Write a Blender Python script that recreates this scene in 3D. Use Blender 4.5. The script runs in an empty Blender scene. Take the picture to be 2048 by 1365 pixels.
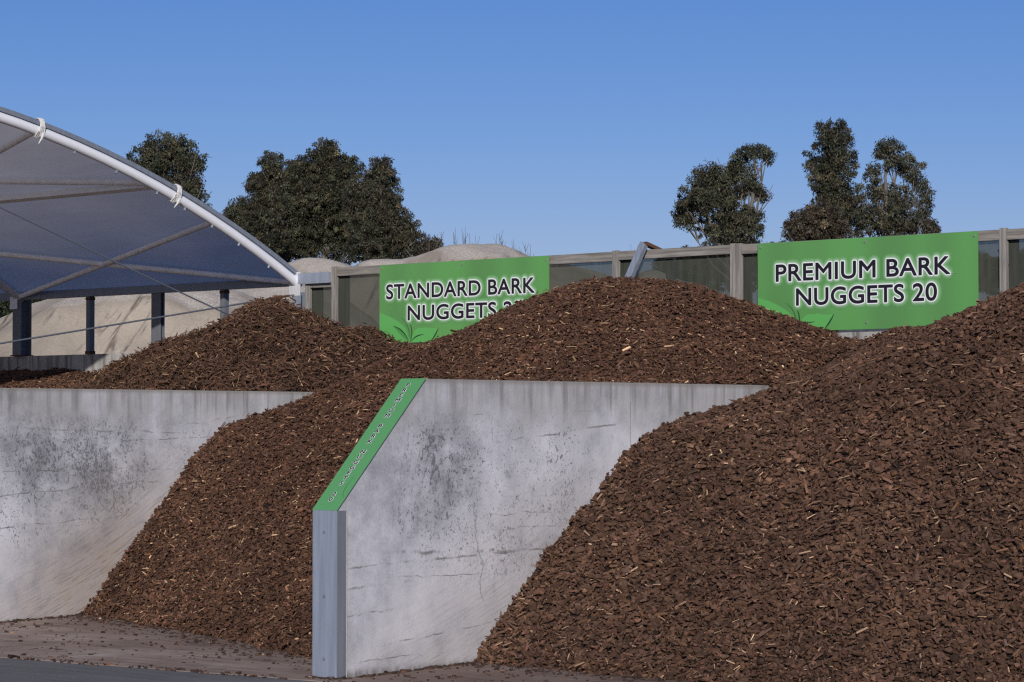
import bpy, math, random
import numpy as np
from mathutils import Vector, Matrix, noise as mnoise

rng = np.random.default_rng(7)
random.seed(7)
scene = bpy.context.scene
COL = scene.collection

# ------------------------------------------------------------------ camera
F_PX, EYE = 5500.0, 1.65                       # focal length for a 2048 wide frame, eye height
TILT = math.atan((857 - 682.5) / F_PX)
cam_data = bpy.data.cameras.new("camera")
cam_data.sensor_width = 36.0
cam_data.lens = 36.0 * F_PX / 2048.0
cam_data.clip_start, cam_data.clip_end = 0.1, 6000.0
cam = bpy.data.objects.new("camera", cam_data)
COL.objects.link(cam)
cam.location = (0, 0, EYE)
cam.rotation_euler = (math.pi / 2 + TILT, 0, 0)
scene.camera = cam

# ------------------------------------------------------------------ sky, sun, exposure
SUN_EL = math.radians(23.0)
SUN_AZ = math.radians(182.0)                    # clockwise from +Y: behind the camera, a touch to its left
SUN_DIR = Vector((math.sin(SUN_AZ) * math.cos(SUN_EL), math.cos(SUN_AZ) * math.cos(SUN_EL), math.sin(SUN_EL)))
world = bpy.data.worlds.new("World")
scene.world = world
world.use_nodes = True
wn = world.node_tree
wn.nodes.clear()
sky = wn.nodes.new("ShaderNodeTexSky")
sky.sky_type = 'NISHITA'
sky.sun_disc = False
sky.sun_elevation = SUN_EL
sky.sun_rotation = SUN_AZ
sky.altitude = 0.0
sky.air_density = 1.0
sky.dust_density = 0.1
sky.ozone_density = 5.0
wbg = wn.nodes.new("ShaderNodeBackground")
wbg.inputs["Strength"].default_value = 0.085
wout = wn.nodes.new("ShaderNodeOutputWorld")
# deeper, bluer clear sky: per-channel contrast on the sky texture
SKY_K = 0.085 * 0.9
wsep = wn.nodes.new("ShaderNodeSeparateColor"); wcom = wn.nodes.new("ShaderNodeCombineColor")
wn.links.new(sky.outputs[0], wsep.inputs[0])
for ch, (ref, val, gam) in enumerate(((0.40, 0.300, 1.55), (0.61, 0.442, 1.25), (0.70, 0.690, 1.05))):
    m1 = wn.nodes.new("ShaderNodeMath"); m1.operation = 'MULTIPLY'; m1.inputs[1].default_value = SKY_K / ref
    m2 = wn.nodes.new("ShaderNodeMath"); m2.operation = 'POWER'; m2.inputs[1].default_value = gam
    m3 = wn.nodes.new("ShaderNodeMath"); m3.operation = 'MULTIPLY'; m3.inputs[1].default_value = val / SKY_K
    m4 = wn.nodes.new("ShaderNodeMath"); m4.operation = 'MINIMUM'; m4.inputs[1].default_value = 1.1 / SKY_K
    wn.links.new(wsep.outputs[ch], m1.inputs[0]); wn.links.new(m1.outputs[0], m2.inputs[0]); wn.links.new(m2.outputs[0], m3.inputs[0])
    fl_ = wn.nodes.new("ShaderNodeMath"); fl_.operation = 'MULTIPLY'; fl_.inputs[1].default_value = (0.50, 0.60, 0.9)[ch]
    mx = wn.nodes.new("ShaderNodeMath"); mx.operation = 'MAXIMUM'
    wn.links.new(wsep.outputs[ch], fl_.inputs[0]); wn.links.new(fl_.outputs[0], mx.inputs[0]); wn.links.new(m3.outputs[0], mx.inputs[1])
    wn.links.new(mx.outputs[0], m4.inputs[0]); wn.links.new(m4.outputs[0], wcom.inputs[ch])
wn.links.new(wcom.outputs[0], wbg.inputs["Color"])
wn.links.new(wbg.outputs[0], wout.inputs["Surface"])
sun_data = bpy.data.lights.new("sun", 'SUN')
sun_data.energy = 4.2
sun_data.angle = math.radians(0.5)
sun_data.color = (1.0, 0.95, 0.89)
sun = bpy.data.objects.new("sun", sun_data)
COL.objects.link(sun)
sun.rotation_euler = SUN_DIR.to_track_quat('Z', 'Y').to_euler()
sun.location = (-10, -30, 40)
scene.view_settings.view_transform = 'Standard'
scene.view_settings.look = 'None'
scene.view_settings.exposure = -0.15
scene.view_settings.gamma = 1.0
scene.view_settings.use_curve_mapping = False
scene.cycles.use_denoising = False
scene.cycles.filter_width = 1.3
scene.cycles.sample_clamp_indirect = 4.0
scene.cycles.max_bounces = 6
scene.cycles.transparent_max_bounces = 12

# ------------------------------------------------------------------ yard frame: s along the back wall, t into the bays
YAW = math.radians(42.7)
WD = (math.sin(YAW), math.cos(YAW))             # along the bay walls, away from the yard
PD = (math.cos(YAW), -math.sin(YAW))            # along the back wall, to the right
E0 = (-1.1451, 18.0052)                         # near right foot of the bay wall in front

def W(s, t, z=0.0):
    return Vector((E0[0] + s * PD[0] + t * WD[0], E0[1] + s * PD[1] + t * WD[1], z))

def at(u, v, Y):
    """a point Y metres ahead of the camera"""
    x, y = (u - 1024) / F_PX, -(v - 682.5) / F_PX
    c, s = math.cos(TILT), math.sin(TILT)
    d = (x, c - s * y, s + c * y)
    return Vector((d[0] / d[1] * Y, Y, EYE + d[2] / d[1] * Y))

L = 6.4                                         # front of the back wall
BAY = 5.5
TOPZ = 1.985
BACKZ = 2.455
def floor_z(t):
    return 0.012 + 0.025 * max(t, 0.0)

# ------------------------------------------------------------------ object helpers
def tag(o, label=None, cat=None, group=None, kind=None):
    if label: o['label'] = label
    if cat: o['category'] = cat
    if group: o['group'] = group
    if kind: o['kind'] = kind
    return o

def empty(name, loc=(0, 0, 0), rz=0.0):
    o = bpy.data.objects.new(name, None)
    COL.objects.link(o)
    o.empty_display_size = 0.2
    o.location = loc
    o.rotation_euler = (0, 0, rz)
    return o

def link(name, me, mat=None, parent=None, loc=None, rz=0.0):
    o = bpy.data.objects.new(name, me)
    COL.objects.link(o)
    if mat:
        me.materials.append(mat)
    if parent: o.parent = parent
    if loc is not None: o.location = loc
    if rz: o.rotation_euler = (0, 0, rz)
    return o

def np_mesh(name, verts, loops, sizes, attrs=None, smooth=False):
    """mesh from flat arrays; attrs = {name: (n_faces, 3) colours}"""
    me = bpy.data.meshes.new(name)
    verts = np.asarray(verts, dtype=np.float32).reshape(-1, 3)
    loops = np.asarray(loops, dtype=np.int32).ravel()
    sizes = np.asarray(sizes, dtype=np.int32).ravel()
    me.vertices.add(len(verts)); me.vertices.foreach_set("co", verts.ravel())
    me.loops.add(len(loops)); me.loops.foreach_set("vertex_index", loops)
    me.polygons.add(len(sizes))
    starts = np.zeros(len(sizes), dtype=np.int32); starts[1:] = np.cumsum(sizes)[:-1]
    me.polygons.foreach_set("loop_start", starts)
    me.polygons.foreach_set("loop_total", sizes)
    me.polygons.foreach_set("use_smooth", np.full(len(sizes), smooth, dtype=bool))
    me.update(calc_edges=True)
    if attrs:
        for k, a in attrs.items():
            at_ = me.attributes.new(k, 'FLOAT_COLOR', 'FACE')
            c = np.ones((len(sizes), 4), dtype=np.float32); c[:, :3] = a
            at_.data.foreach_set("color", c.ravel())
    me.validate()
    return me

class MB:
    """collects simple solids into one mesh"""
    def __init__(self): self.v, self.f = [], []
    def add(self, vs, fs):
        b = len(self.v); self.v += [tuple(x) for x in vs]; self.f += [tuple(b + i for i in f) for f in fs]
        return self
    def box(self, x0, x1, y0, y1, z0, z1):
        vs = [(x0, y0, z0), (x1, y0, z0), (x1, y1, z0), (x0, y1, z0), (x0, y0, z1), (x1, y0, z1), (x1, y1, z1), (x0, y1, z1)]
        return self.add(vs, [(3, 2, 1, 0), (4, 5, 6, 7), (0, 1, 5, 4), (1, 2, 6, 5), (2, 3, 7, 6), (3, 0, 4, 7)])
    def bar(self, a, b, w, h, up=(0, 0, 1)):
        a, b = Vector(a), Vector(b); d = (b - a).normalized()
        x = d.cross(Vector(up)).normalized(); y = x.cross(d)
        vs = []
        for q in (a, b):
            for i, j in ((-1, -1), (1, -1), (1, 1), (-1, 1)):
                vs.append(q + x * (i * w / 2) + y * (j * h / 2))
        return self.add(vs, [(0, 1, 2, 3), (7, 6, 5, 4), (0, 4, 5, 1), (1, 5, 6, 2), (2, 6, 7, 3), (3, 7, 4, 0)])
    def tube(self, pts, r, n=10, cap=True):
        pts = [Vector(q) for q in pts]
        rs = r if isinstance(r, (list, tuple)) else [r] * len(pts)
        vs, fs = [], []
        ref = Vector((0.31, 0.52, 0.79))
        for i, q in enumerate(pts):
            d = (pts[min(i + 1, len(pts) - 1)] - pts[max(i - 1, 0)]).normalized()
            x = d.cross(ref).normalized(); y = d.cross(x)
            for k in range(n):
                a = 2 * math.pi * k / n
                vs.append(q + (x * math.cos(a) + y * math.sin(a)) * rs[i])
        for i in range(len(pts) - 1):
            for k in range(n):
                fs.append((i * n + k, i * n + (k + 1) % n, (i + 1) * n + (k + 1) % n, (i + 1) * n + k))
        if cap:
            fs.append(tuple(range(n))[::-1]); fs.append(tuple(range((len(pts) - 1) * n, len(pts) * n)))
        return self.add(vs, fs)
    def prism(self, poly, axis, a0, a1):
        """poly in the two other axes, extruded along axis from a0 to a1"""
        n = len(poly); vs = []
        for a in (a0, a1):
            for q in poly:
                vs.append({'x': (a, q[0], q[1]), 'y': (q[0], a, q[1]), 'z': (q[0], q[1], a)}[axis])
        fs = [tuple(range(n)), tuple(range(n, 2 * n))[::-1]]
        for k in range(n):
            fs.append((k, n + k, n + (k + 1) % n, (k + 1) % n))
        return self.add(vs, fs)
    def build(self, name, mat=None, parent=None, loc=None, rz=0.0, smooth=False, bevel=0.0):
        me = bpy.data.meshes.new(name)
        me.from_pydata(self.v, [], self.f)
        import bmesh
        bm = bmesh.new(); bm.from_mesh(me)
        bmesh.ops.recalc_face_normals(bm, faces=bm.faces)
        if bevel:
            bmesh.ops.bevel(bm, geom=list(bm.edges), offset=bevel, segments=2, affect='EDGES', profile=0.6, clamp_overlap=True)
        bm.to_mesh(me); bm.free()
        if smooth:
            me.polygons.foreach_set("use_smooth", [True] * len(me.polygons))
            me.set_sharp_from_angle(angle=math.radians(40))
        return link(name, me, mat, parent, loc, rz)

# ------------------------------------------------------------------ node helpers
class G:
    def __init__(self, name):
        self.m = bpy.data.materials.new(name); self.m.use_nodes = True
        self.t = self.m.node_tree; self.t.nodes.clear()
        self.out = self.t.nodes.new("ShaderNodeOutputMaterial")
    def n(self, typ, props=None, **ins):
        nd = self.t.nodes.new("ShaderNode" + typ)
        for k, v in (props or {}).items(): setattr(nd, k, v)
        for k, v in ins.items():
            key = int(k[1:]) if k[0] == '_' and k[1:].isdigit() else k.replace('_', ' ')
            self.set(nd.inputs[key], v)
        return nd
    def set(self, sock, v):
        if hasattr(v, 'is_output'): self.t.links.new(v, sock)
        elif isinstance(v, bpy.types.Node): self.t.links.new(v.outputs[0], sock)
        else:
            if sock.type == 'RGBA' and len(v) == 3: v = (*v, 1)
            sock.default_value = v
    def math(self, op, a, b=0.0, c=None, clamp=False):
        nd = self.t.nodes.new("ShaderNodeMath"); nd.operation = op; nd.use_clamp = clamp
        self.set(nd.inputs[0], a); self.set(nd.inputs[1], b)
        if c is not None: self.set(nd.inputs[2], c)
        return nd.outputs[0]
    def mix(self, f, a, b, blend='MIX'):
        nd = self.t.nodes.new("ShaderNodeMix"); nd.data_type = 'RGBA'; nd.blend_type = blend
        self.set(nd.inputs[0], f); self.set(nd.inputs[6], a); self.set(nd.inputs[7], b)
        return nd.outputs[2]
    def noise(self, vec, scale, detail=4.0, rough=0.55, dist=0.0):
        nd = self.n("TexNoise", None, Scale=scale, Detail=detail, Roughness=rough, Distortion=dist)
        if vec is not None: self.set(nd.inputs["Vector"], vec)
        return nd.outputs[0]
    def ramp(self, f, stops):
        nd = self.t.nodes.new("ShaderNodeValToRGB"); e = nd.color_ramp.elements
        while len(e) < len(stops): e.new(0.5)
        for k, (p, c) in enumerate(stops):
            e[k].position = p
            e[k].color = (*c, 1) if isinstance(c, (tuple, list)) else (c, c, c, 1)
        self.set(nd.inputs[0], f)
        return nd.outputs[0]
    def step(self, x, lo, hi):
        nd = self.n("MapRange", {"interpolation_type": 'SMOOTHSTEP'}, _0=x, _1=lo, _2=hi, _3=0.0, _4=1.0)
        return nd.outputs[0]
    def coord(self, which="Object"):
        return self.n("TexCoord").outputs[which]
    def scale(self, vec, s, rot=(0, 0, 0), loc=(0, 0, 0)):
        nd = self.n("Mapping", None, Vector=vec, Scale=s, Rotation=rot, Location=loc)
        return nd.outputs[0]
    def principled(self, color, rough=0.8, metal=0.0, spec=0.3, normal=None, **kw):
        nd = self.n("BsdfPrincipled")
        self.set(nd.inputs["Base Color"], color); self.set(nd.inputs["Roughness"], rough)
        self.set(nd.inputs["Metallic"], metal); self.set(nd.inputs["Specular IOR Level"], spec)
        if normal is not None: self.set(nd.inputs["Normal"], normal)
        return nd
    def bump(self, h, dist=0.01, strength=0.5):
        return self.n("Bump", None, Height=h, Distance=dist, Strength=strength).outputs[0]
    def done(self, shader):
        self.set(self.out.inputs["Surface"], shader)
        return self.m

def plain(name, color, rough=0.6, metal=0.0, spec=0.4, var=0.12, scale=8.0):
    g = G(name); c = g.coord()
    n = g.noise(c, scale, 5, 0.6)
    k = g.math('MULTIPLY_ADD', n, 2 * var, 1 - var)
    col = g.mix(1.0, color, g.n("CombineColor", None, _0=k, _1=k, _2=k).outputs[0], 'MULTIPLY')
    return g.done(g.principled(col, rough, metal, spec))

def wood_mat(name, axis, base=(0.33, 0.305, 0.275)):
    g = G(name); c = g.coord()
    sc = [26, 26, 26]; sc[axis] = 1.3
    fine = g.noise(g.scale(c, sc), 1.6, 6, 0.65)
    big = g.noise(c, 2.3, 3)
    dark = tuple(x * 0.42 for x in base)
    col = g.mix(g.step(fine, 0.30, 0.72), dark, base)
    col = g.mix(g.math('MULTIPLY', g.step(big, 0.45, 0.75), 0.45), col, (0.21, 0.18, 0.145))
    knots = g.noise(g.scale(c, (9, 9, 9)), 1.0, 1)
    col = g.mix(g.step(knots, 0.71, 0.76), col, (0.09, 0.07, 0.055))
    return g.done(g.principled(col, 0.85, 0, 0.2, g.bump(fine, 0.004, 0.5)))

def steel_mat(name, base, metal=0.35, rough=0.45):
    g = G(name); c = g.coord()
    streak = g.noise(g.scale(c, (14, 14, 0.9)), 2.2, 5, 0.6)
    spang = g.n("TexVoronoi", None, Scale=38.0, Vector=c).outputs["Distance"]
    big = g.noise(c, 3.0, 3)
    col = g.mix(g.step(streak, 0.3, 0.75), tuple(x * 0.88 for x in base), tuple(min(1, x * 1.12) for x in base))
    col = g.mix(g.math('MULTIPLY', spang, 0.25), col, tuple(x * 0.8 for x in base))
    col = g.mix(g.math('MULTIPLY', g.step(big, 0.55, 0.8), 0.35), col, tuple(x * 0.6 for x in base))
    return g.done(g.principled(col, g.math('MULTIPLY_ADD', streak, 0.25, rough - 0.1), metal, 0.4))

def chip_mat(name):
    g = G(name)
    a = g.n("Attribute", {"attribute_name": "tone", "attribute_type": 'GEOMETRY'})
    c = g.coord()
    n = g.noise(g.scale(c, (1, 1, 1)), 90.0, 3, 0.6)
    k = g.math('MULTIPLY_ADD', n, 0.7, 0.65)
    col = g.mix(1.0, a.outputs["Color"], g.n("CombineColor", None, _0=k, _1=k, _2=k).outputs[0], 'MULTIPLY')
    return g.done(g.principled(col, 0.82, 0, 0.22))

def concrete_mat(name, blobs, contour, cracks, seed=0.0, scuff=1.0, joint_t=2.98, vcrack=None):
    """weathered cast wall; blobs = black lichen clouds (t, z, rt, rz); contour = (t0, slope) of the heap against it"""
    g = G(name); c = g.coord()
    sep = g.n("SeparateXYZ", None, Vector=c); y, z = sep.outputs[1], sep.outputs[2]
    cs = g.scale(c, (1, 1, 1), loc=(seed, seed * 1.7, 0))
    big = g.noise(cs, 1.1, 4, 0.6); mid = g.noise(cs, 5.5, 5, 0.6); fine = g.noise(cs, 55.0, 4, 0.7)
    v = g.math('ADD', g.math('MULTIPLY', big, 0.5), g.math('ADD', g.math('MULTIPLY', mid, 0.33), g.math('MULTIPLY', fine, 0.17)))
    col = g.ramp(v, [(0.37, (0.28, 0.282, 0.305)), (0.50, (0.475, 0.475, 0.505)), (0.62, (0.615, 0.612, 0.65))])
    # mould clouds
    cloud = 0.0; soot_n = 2
    for (bt, bz, rt, rz) in blobs:
        d = g.math('ADD', g.math('POWER', g.math('DIVIDE', g.math('SUBTRACT', y, bt), rt), 2.0),
                   g.math('POWER', g.math('DIVIDE', g.math('SUBTRACT', z, bz), rz), 2.0))
        b = g.math('SUBTRACT', 1.0, g.math('MULTIPLY', d, 0.5), clamp=True)
        cloud = b if cloud == 0.0 else g.math('MAXIMUM', cloud, b)
        if soot_n > 0: soot = cloud; soot_n -= 1
    wob = g.noise(cs, 3.2, 5, 0.65)
    soft = g.math('MULTIPLY', soot, g.step(wob, 0.30, 0.62))
    col = g.mix(g.math('MULTIPLY', soft, 0.62), col, (0.13, 0.135, 0.15))
    # flaked skin: little dark scabs, thicker inside the clouds
    fl1 = g.noise(g.scale(cs, (1, 1.5, 1)), 27.0, 6, 0.66, 1.2)
    fl2 = g.noise(cs, 2.0, 3)
    thr = g.math('SUBTRACT', 0.628, g.math('ADD', g.math('MULTIPLY', soft, 0.10), g.math('MULTIPLY', g.math('MULTIPLY', g.step(fl2, 0.45, 0.7), 0.05), g.step(cloud, 0.0, 0.5))))
    scab = g.step(g.math('SUBTRACT', fl1, thr), 0.0, 0.02)
    band = g.math('MULTIPLY', g.step(z, 0.35, 0.8), g.math('SUBTRACT', 1.0, g.step(z, 1.6, 1.85)))
    scab = g.math('MULTIPLY', scab, g.math('MULTIPLY', band, g.math('ADD', 0.15, g.step(cloud, 0.0, 0.35), clamp=True)))
    col = g.mix(g.math('MULTIPLY', scab, 0.8), col, (0.12, 0.12, 0.13))
    # fine crazing
    cr = g.n("TexVoronoi", {"feature": 'DISTANCE_TO_EDGE'}, Scale=27.0, Vector=g.n("VectorMath", {"operation": 'ADD'}, _0=cs, _1=g.n("VectorMath", {"operation": 'SCALE'}, _0=g.n("TexNoise", None, Scale=9.0, Vector=cs).outputs[1], Scale=0.10).outputs[0]).outputs[0]).outputs[0]
    craze = g.math('MULTIPLY', g.math('SUBTRACT', 1.0, g.step(cr, 0.0, 0.05)), g.math('MULTIPLY', g.step(g.noise(cs, 16.0, 4), 0.52, 0.60), g.math('MULTIPLY', band, g.math('ADD', 0.35, g.step(cloud, 0.0, 0.4), clamp=True))))
    col = g.mix(g.math('MULTIPLY', craze, 0.75), col, (0.13, 0.13, 0.14))
    # runs of rain dirt below the top edge
    run = g.noise(g.scale(cs, (6, 6.5, 0.35)), 1.6, 6, 0.62)
    run2 = g.noise(g.scale(cs, (3, 2.2, 0.2)), 1.2, 3, 0.6)
    top = g.step(g.math('ADD', z, g.math('MULTIPLY', g.math('SUBTRACT', run2, 0.5), 0.5)), 1.5, 1.9); edge = g.step(g.math('ADD', z, g.math('MULTIPLY', g.math('SUBTRACT', run, 0.5), 0.8)), 1.74, 1.98)
    col = g.mix(g.math('MULTIPLY', g.math('MULTIPLY', g.step(run2, 0.20, 0.58), top), 0.55), col, (0.31, 0.298, 0.285))
    col = g.mix(g.math('MULTIPLY', g.math('MULTIPLY', g.step(run, 0.40, 0.70), g.math('ADD', g.math('MULTIPLY', edge, 0.75), g.math('MULTIPLY', g.step(z, 1.6, 2.0), 0.30), clamp=True)), 0.62), col, (0.115, 0.11, 0.105))
    col = g.mix(g.math('MULTIPLY', g.step(z, 1.94, 1.985), 0.65), col, (0.20, 0.18, 0.15))
    # brown scuffing where bark has slid against the wall
    t0, sl = contour
    dcont = g.math('SUBTRACT', g.math('ADD', t0, g.math('MULTIPLY', z, sl)), y)   # metres in front of the heap
    low = g.math('SUBTRACT', 1.0, g.step(z, 0.5, 1.75))
    near = g.math('MULTIPLY', g.math('SUBTRACT', 1.0, g.step(dcont, 0.1, 1.7)), low)
    bow = g.n("CombineXYZ", None, _0=0.0, _1=g.math('MULTIPLY', g.math('ADD', y, g.math('MULTIPLY', z, 1.2)), 0.9), _2=g.math('MULTIPLY', g.math('SUBTRACT', g.math('SUBTRACT', z, g.math('MULTIPLY', y, 0.28)), g.math('MULTIPLY', g.math('MULTIPLY', z, y), 0.12)), 40.0)).outputs[0]
    scr = g.noise(bow, 2.4, 6, 0.7, 0.5)
    col = g.mix(g.math('MULTIPLY', near, g.math('MULTIPLY', g.math('MULTIPLY_ADD', mid, 0.9, 0.05), scuff), clamp=True), col, (0.36, 0.295, 0.245))
    col = g.mix(g.math('MULTIPLY', g.math('MULTIPLY', near, g.step(scr, 0.50, 0.60)), 0.42 * scuff), col, (0.185, 0.135, 0.105))
    # long cracks and scrapes
    wig = g.noise(g.n("CombineXYZ", None, _0=seed, _1=y, _2=0.0), 2.6, 5, 0.6)
    for k, (z0, slope, a, b, wdt) in enumerate(cracks):
        line = g.math('ABSOLUTE', g.math('SUBTRACT', z, g.math('ADD', g.math('MULTIPLY_ADD', y, slope, z0), g.math('MULTIPLY', g.math('SUBTRACT', wig, 0.5), 0.07 + 0.03 * (k % 3)))))
        m = g.math('SUBTRACT', 1.0, g.step(line, wdt * 0.15, wdt * 0.8))
        m = g.math('MULTIPLY', m, g.math('MULTIPLY', g.step(y, a, a + 0.15), g.math('SUBTRACT', 1.0, g.step(y, b - 0.2, b))))
        m = g.math('MULTIPLY', m, g.step(g.noise(g.scale(cs, (1, 2, 0.2), loc=(k * 3.1, 0, 0)), 2.5, 6, 0.7), 0.42, 0.62))
        col = g.mix(g.math('MULTIPLY', m, 0.85), col, (0.16, 0.15, 0.145))
    joint = g.math('ABSOLUTE', g.math('SUBTRACT', g.math('ADD', y, g.math('MULTIPLY', wob, 0.02)), joint_t))
    jm = g.math('MULTIPLY', g.math('SUBTRACT', 1.0, g.step(joint, 0.002, 0.007)), g.step(g.noise(g.scale(cs, (1, 0.2, 2.2)), 2.0, 4), 0.42, 0.5))
    col = g.mix(g.math('MULTIPLY', jm, 0.55), col, (0.17, 0.16, 0.155))
    if vcrack:
        vt, za, zb = vcrack
        vl = g.math('ABSOLUTE', g.math('SUBTRACT', g.math('ADD', y, g.math('MULTIPLY', z, 0.14)), g.math('ADD', vt, g.math('MULTIPLY', g.math('SUBTRACT', g.noise(cs, 6.0, 4), 0.5), 0.17))))
        vm = g.math('MULTIPLY', g.math('SUBTRACT', 1.0, g.step(vl, 0.002, 0.010)), g.math('MULTIPLY', g.step(z, za, za + 0.1), g.math('SUBTRACT', 1.0, g.step(z, zb - 0.1, zb))))
        col = g.mix(g.math('MULTIPLY', vm, 0.5), col, (0.13, 0.125, 0.125))
    # damp, mossy foot
    foot = g.math('MULTIPLY', g.math('SUBTRACT', 1.0, g.step(z, 0.02, 0.09)), g.step(g.noise(g.scale(cs, (1, 1, 0.2)), 14.0, 5, 0.7), 0.30, 0.62))
    col = g.mix(g.math('MULTIPLY', foot, 0.8), col, (0.09, 0.08, 0.07))
    h = g.math('ADD', g.math('MULTIPLY', fine, 0.4), g.math('SUBTRACT', mid, g.math('MULTIPLY', scab, 0.8)))
    return g.done(g.principled(col, 0.88, 0, 0.25, g.bump(h, 0.006, 0.55)))

# ------------------------------------------------------------------ materials
M = {}
M['chip'] = chip_mat("bark chip")
M['bark_bed'] = plain("bark bed", (0.018, 0.011, 0.008), 0.95, 0, 0.1, 0.4, 60)
M['wood_h'] = wood_mat("weathered rail timber", 0)
M['wood_v'] = wood_mat("weathered post timber", 2, (0.37, 0.345, 0.315))
M['wood_dark'] = wood_mat("old dark timber", 2, (0.17, 0.155, 0.135))
M['galv'] = steel_mat("galvanised steel", (0.33, 0.375, 0.45))
M['galv_dull'] = steel_mat("dull galvanised steel", (0.24, 0.27, 0.32), 0.25, 0.5)
M['galv_light'] = steel_mat("bright galvanised steel", (0.66, 0.66, 0.67), 0.15, 0.45)
M['flange'] = steel_mat("scuffed flange steel", (0.20, 0.215, 0.25), 0.2, 0.5)
M['grout'] = plain("grout", (0.50, 0.46, 0.42), 0.9, 0, 0.2, 0.4, 25)
M['brace_steel'] = plain("pale brace pipe", (0.86, 0.85, 0.84), 0.6, 0, 0.3, 0.25, 9)
M['white_pipe'] = plain("white coated pipe", (0.80, 0.80, 0.84), 0.35, 0, 0.5, 0.05, 6)
M['strap'] = plain("white webbing", (0.62, 0.61, 0.59), 0.9, 0, 0.2, 0.12, 30)
M['blue_steel'] = steel_mat("blue grey steel", (0.165, 0.175, 0.195), 0.15, 0.5)
M['rust'] = plain("rusty steel", (0.10, 0.05, 0.03), 0.9, 0, 0.2, 0.4, 40)
M['black'] = plain("sign black", (0.014, 0.012, 0.018), 0.45, 0, 0.4, 0.05)
M['sign_white'] = plain("sign white", (0.86, 0.87, 0.88), 0.45, 0, 0.4, 0.02)
M['screw'] = plain("screw head", (0.55, 0.55, 0.5), 0.35, 0.8, 0.5, 0.1)
M['cable'] = plain("wire rope", (0.22, 0.24, 0.27), 0.45, 0.6, 0.4, 0.1)
SIGN_G = (0.105, 0.32, 0.085)
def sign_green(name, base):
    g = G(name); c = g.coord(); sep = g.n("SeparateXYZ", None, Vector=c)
    gloss_band = g.noise(g.n("CombineXYZ", None, _0=sep.outputs[0], _1=0.0, _2=0.0), 1.7, 1)
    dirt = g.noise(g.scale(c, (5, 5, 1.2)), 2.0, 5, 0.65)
    col = g.mix(g.step(gloss_band, 0.3, 0.7), tuple(x * f for x, f in zip(base, (0.95, 0.80, 0.95))), tuple(x * f for x, f in zip(base, (1.12, 1.06, 1.1))))  # gloss reflection bands of the sheet, painted into the green along x
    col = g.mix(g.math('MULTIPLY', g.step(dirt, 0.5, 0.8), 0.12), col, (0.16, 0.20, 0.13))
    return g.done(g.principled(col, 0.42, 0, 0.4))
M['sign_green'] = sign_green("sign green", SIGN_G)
M['leaf_light'] = plain("printed light leaf", (0.115, 0.40, 0.105), 0.42, 0, 0.4, 0.05, 3)
M['leaf_dark'] = plain("printed leaf shade", (0.05, 0.19, 0.055), 0.42, 0, 0.4, 0.05, 3)
M['leaf_mid'] = plain("printed mid leaf", (0.075, 0.265, 0.07), 0.42, 0, 0.4, 0.05, 3)
M['leaf_line'] = plain("printed leaf outline", (0.012, 0.055, 0.02), 0.45, 0, 0.4, 0.05, 3)
GLOW = []
for k in range(5):
    f = (0.04, 0.08, 0.13, 0.20, 0.30)[k]
    GLOW.append(plain("printed glow %d" % k, tuple(a * (1 - f) + b * f for a, b in zip(SIGN_G, (0.72, 0.84, 0.72))), 0.42, 0, 0.4, 0.02))

def netting_mat():
    g = G("shade netting"); c = g.coord()
    sep = g.n("SeparateXYZ", None, Vector=c)
    fold = g.noise(g.scale(c, (9, 9, 0.7)), 2.0, 4, 0.6)
    weave = g.n("TexWave", {"wave_type": 'BANDS', "bands_direction": 'Z'}, Scale=24.0, Distortion=3.0, Detail=2.0, Detail_Scale=1.2, Vector=c).outputs[1]
    op = g.math('ADD', 0.66, g.math('ADD', g.math('MULTIPLY', fold, 0.26), g.math('MULTIPLY', weave, 0.06)))
    col = g.mix(fold, (0.028, 0.034, 0.026), (0.098, 0.100, 0.083))
    dif = g.n("BsdfDiffuse", None, Color=col, Roughness=0.5)
    tr = g.n("BsdfTransparent", None, Color=(0.80, 0.83, 0.82))
    return g.done(g.n("MixShader", None, _0=op, _1=tr.outputs[0], _2=dif.outputs[0]))
M['netting'] = netting_mat()

def fabric_mat():
    g = G("roof fabric"); c = g.coord()
    streak = g.noise(g.scale(c, (1.0, 7, 5)), 0.9, 5, 0.6)
    blot = g.noise(c, 0.8, 4, 0.6)
    f = g.math('ADD', g.math('MULTIPLY', streak, 0.5), g.math('MULTIPLY', blot, 0.5))
    col = g.ramp(f, [(0.32, (0.78, 0.72, 0.66)), (0.7, (0.96, 0.90, 0.82))])
    marks = g.noise(g.scale(c, (3.0, 14, 14)), 1.1, 3, 0.5)
    col = g.mix(g.math('MULTIPLY', g.step(marks, 0.68, 0.76), 0.5), col, (0.72, 0.72, 0.75))
    d = g.n("BsdfDiffuse", None, Color=col)
    t = g.n("BsdfTranslucent", None, Color=g.mix(1.0, col, (0.86, 0.84, 0.80), 'MULTIPLY'))
    return g.done(g.n("MixShader", None, _0=0.70, _1=d.outputs[0], _2=t.outputs[0]))
M['fabric'] = fabric_mat()

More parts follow.
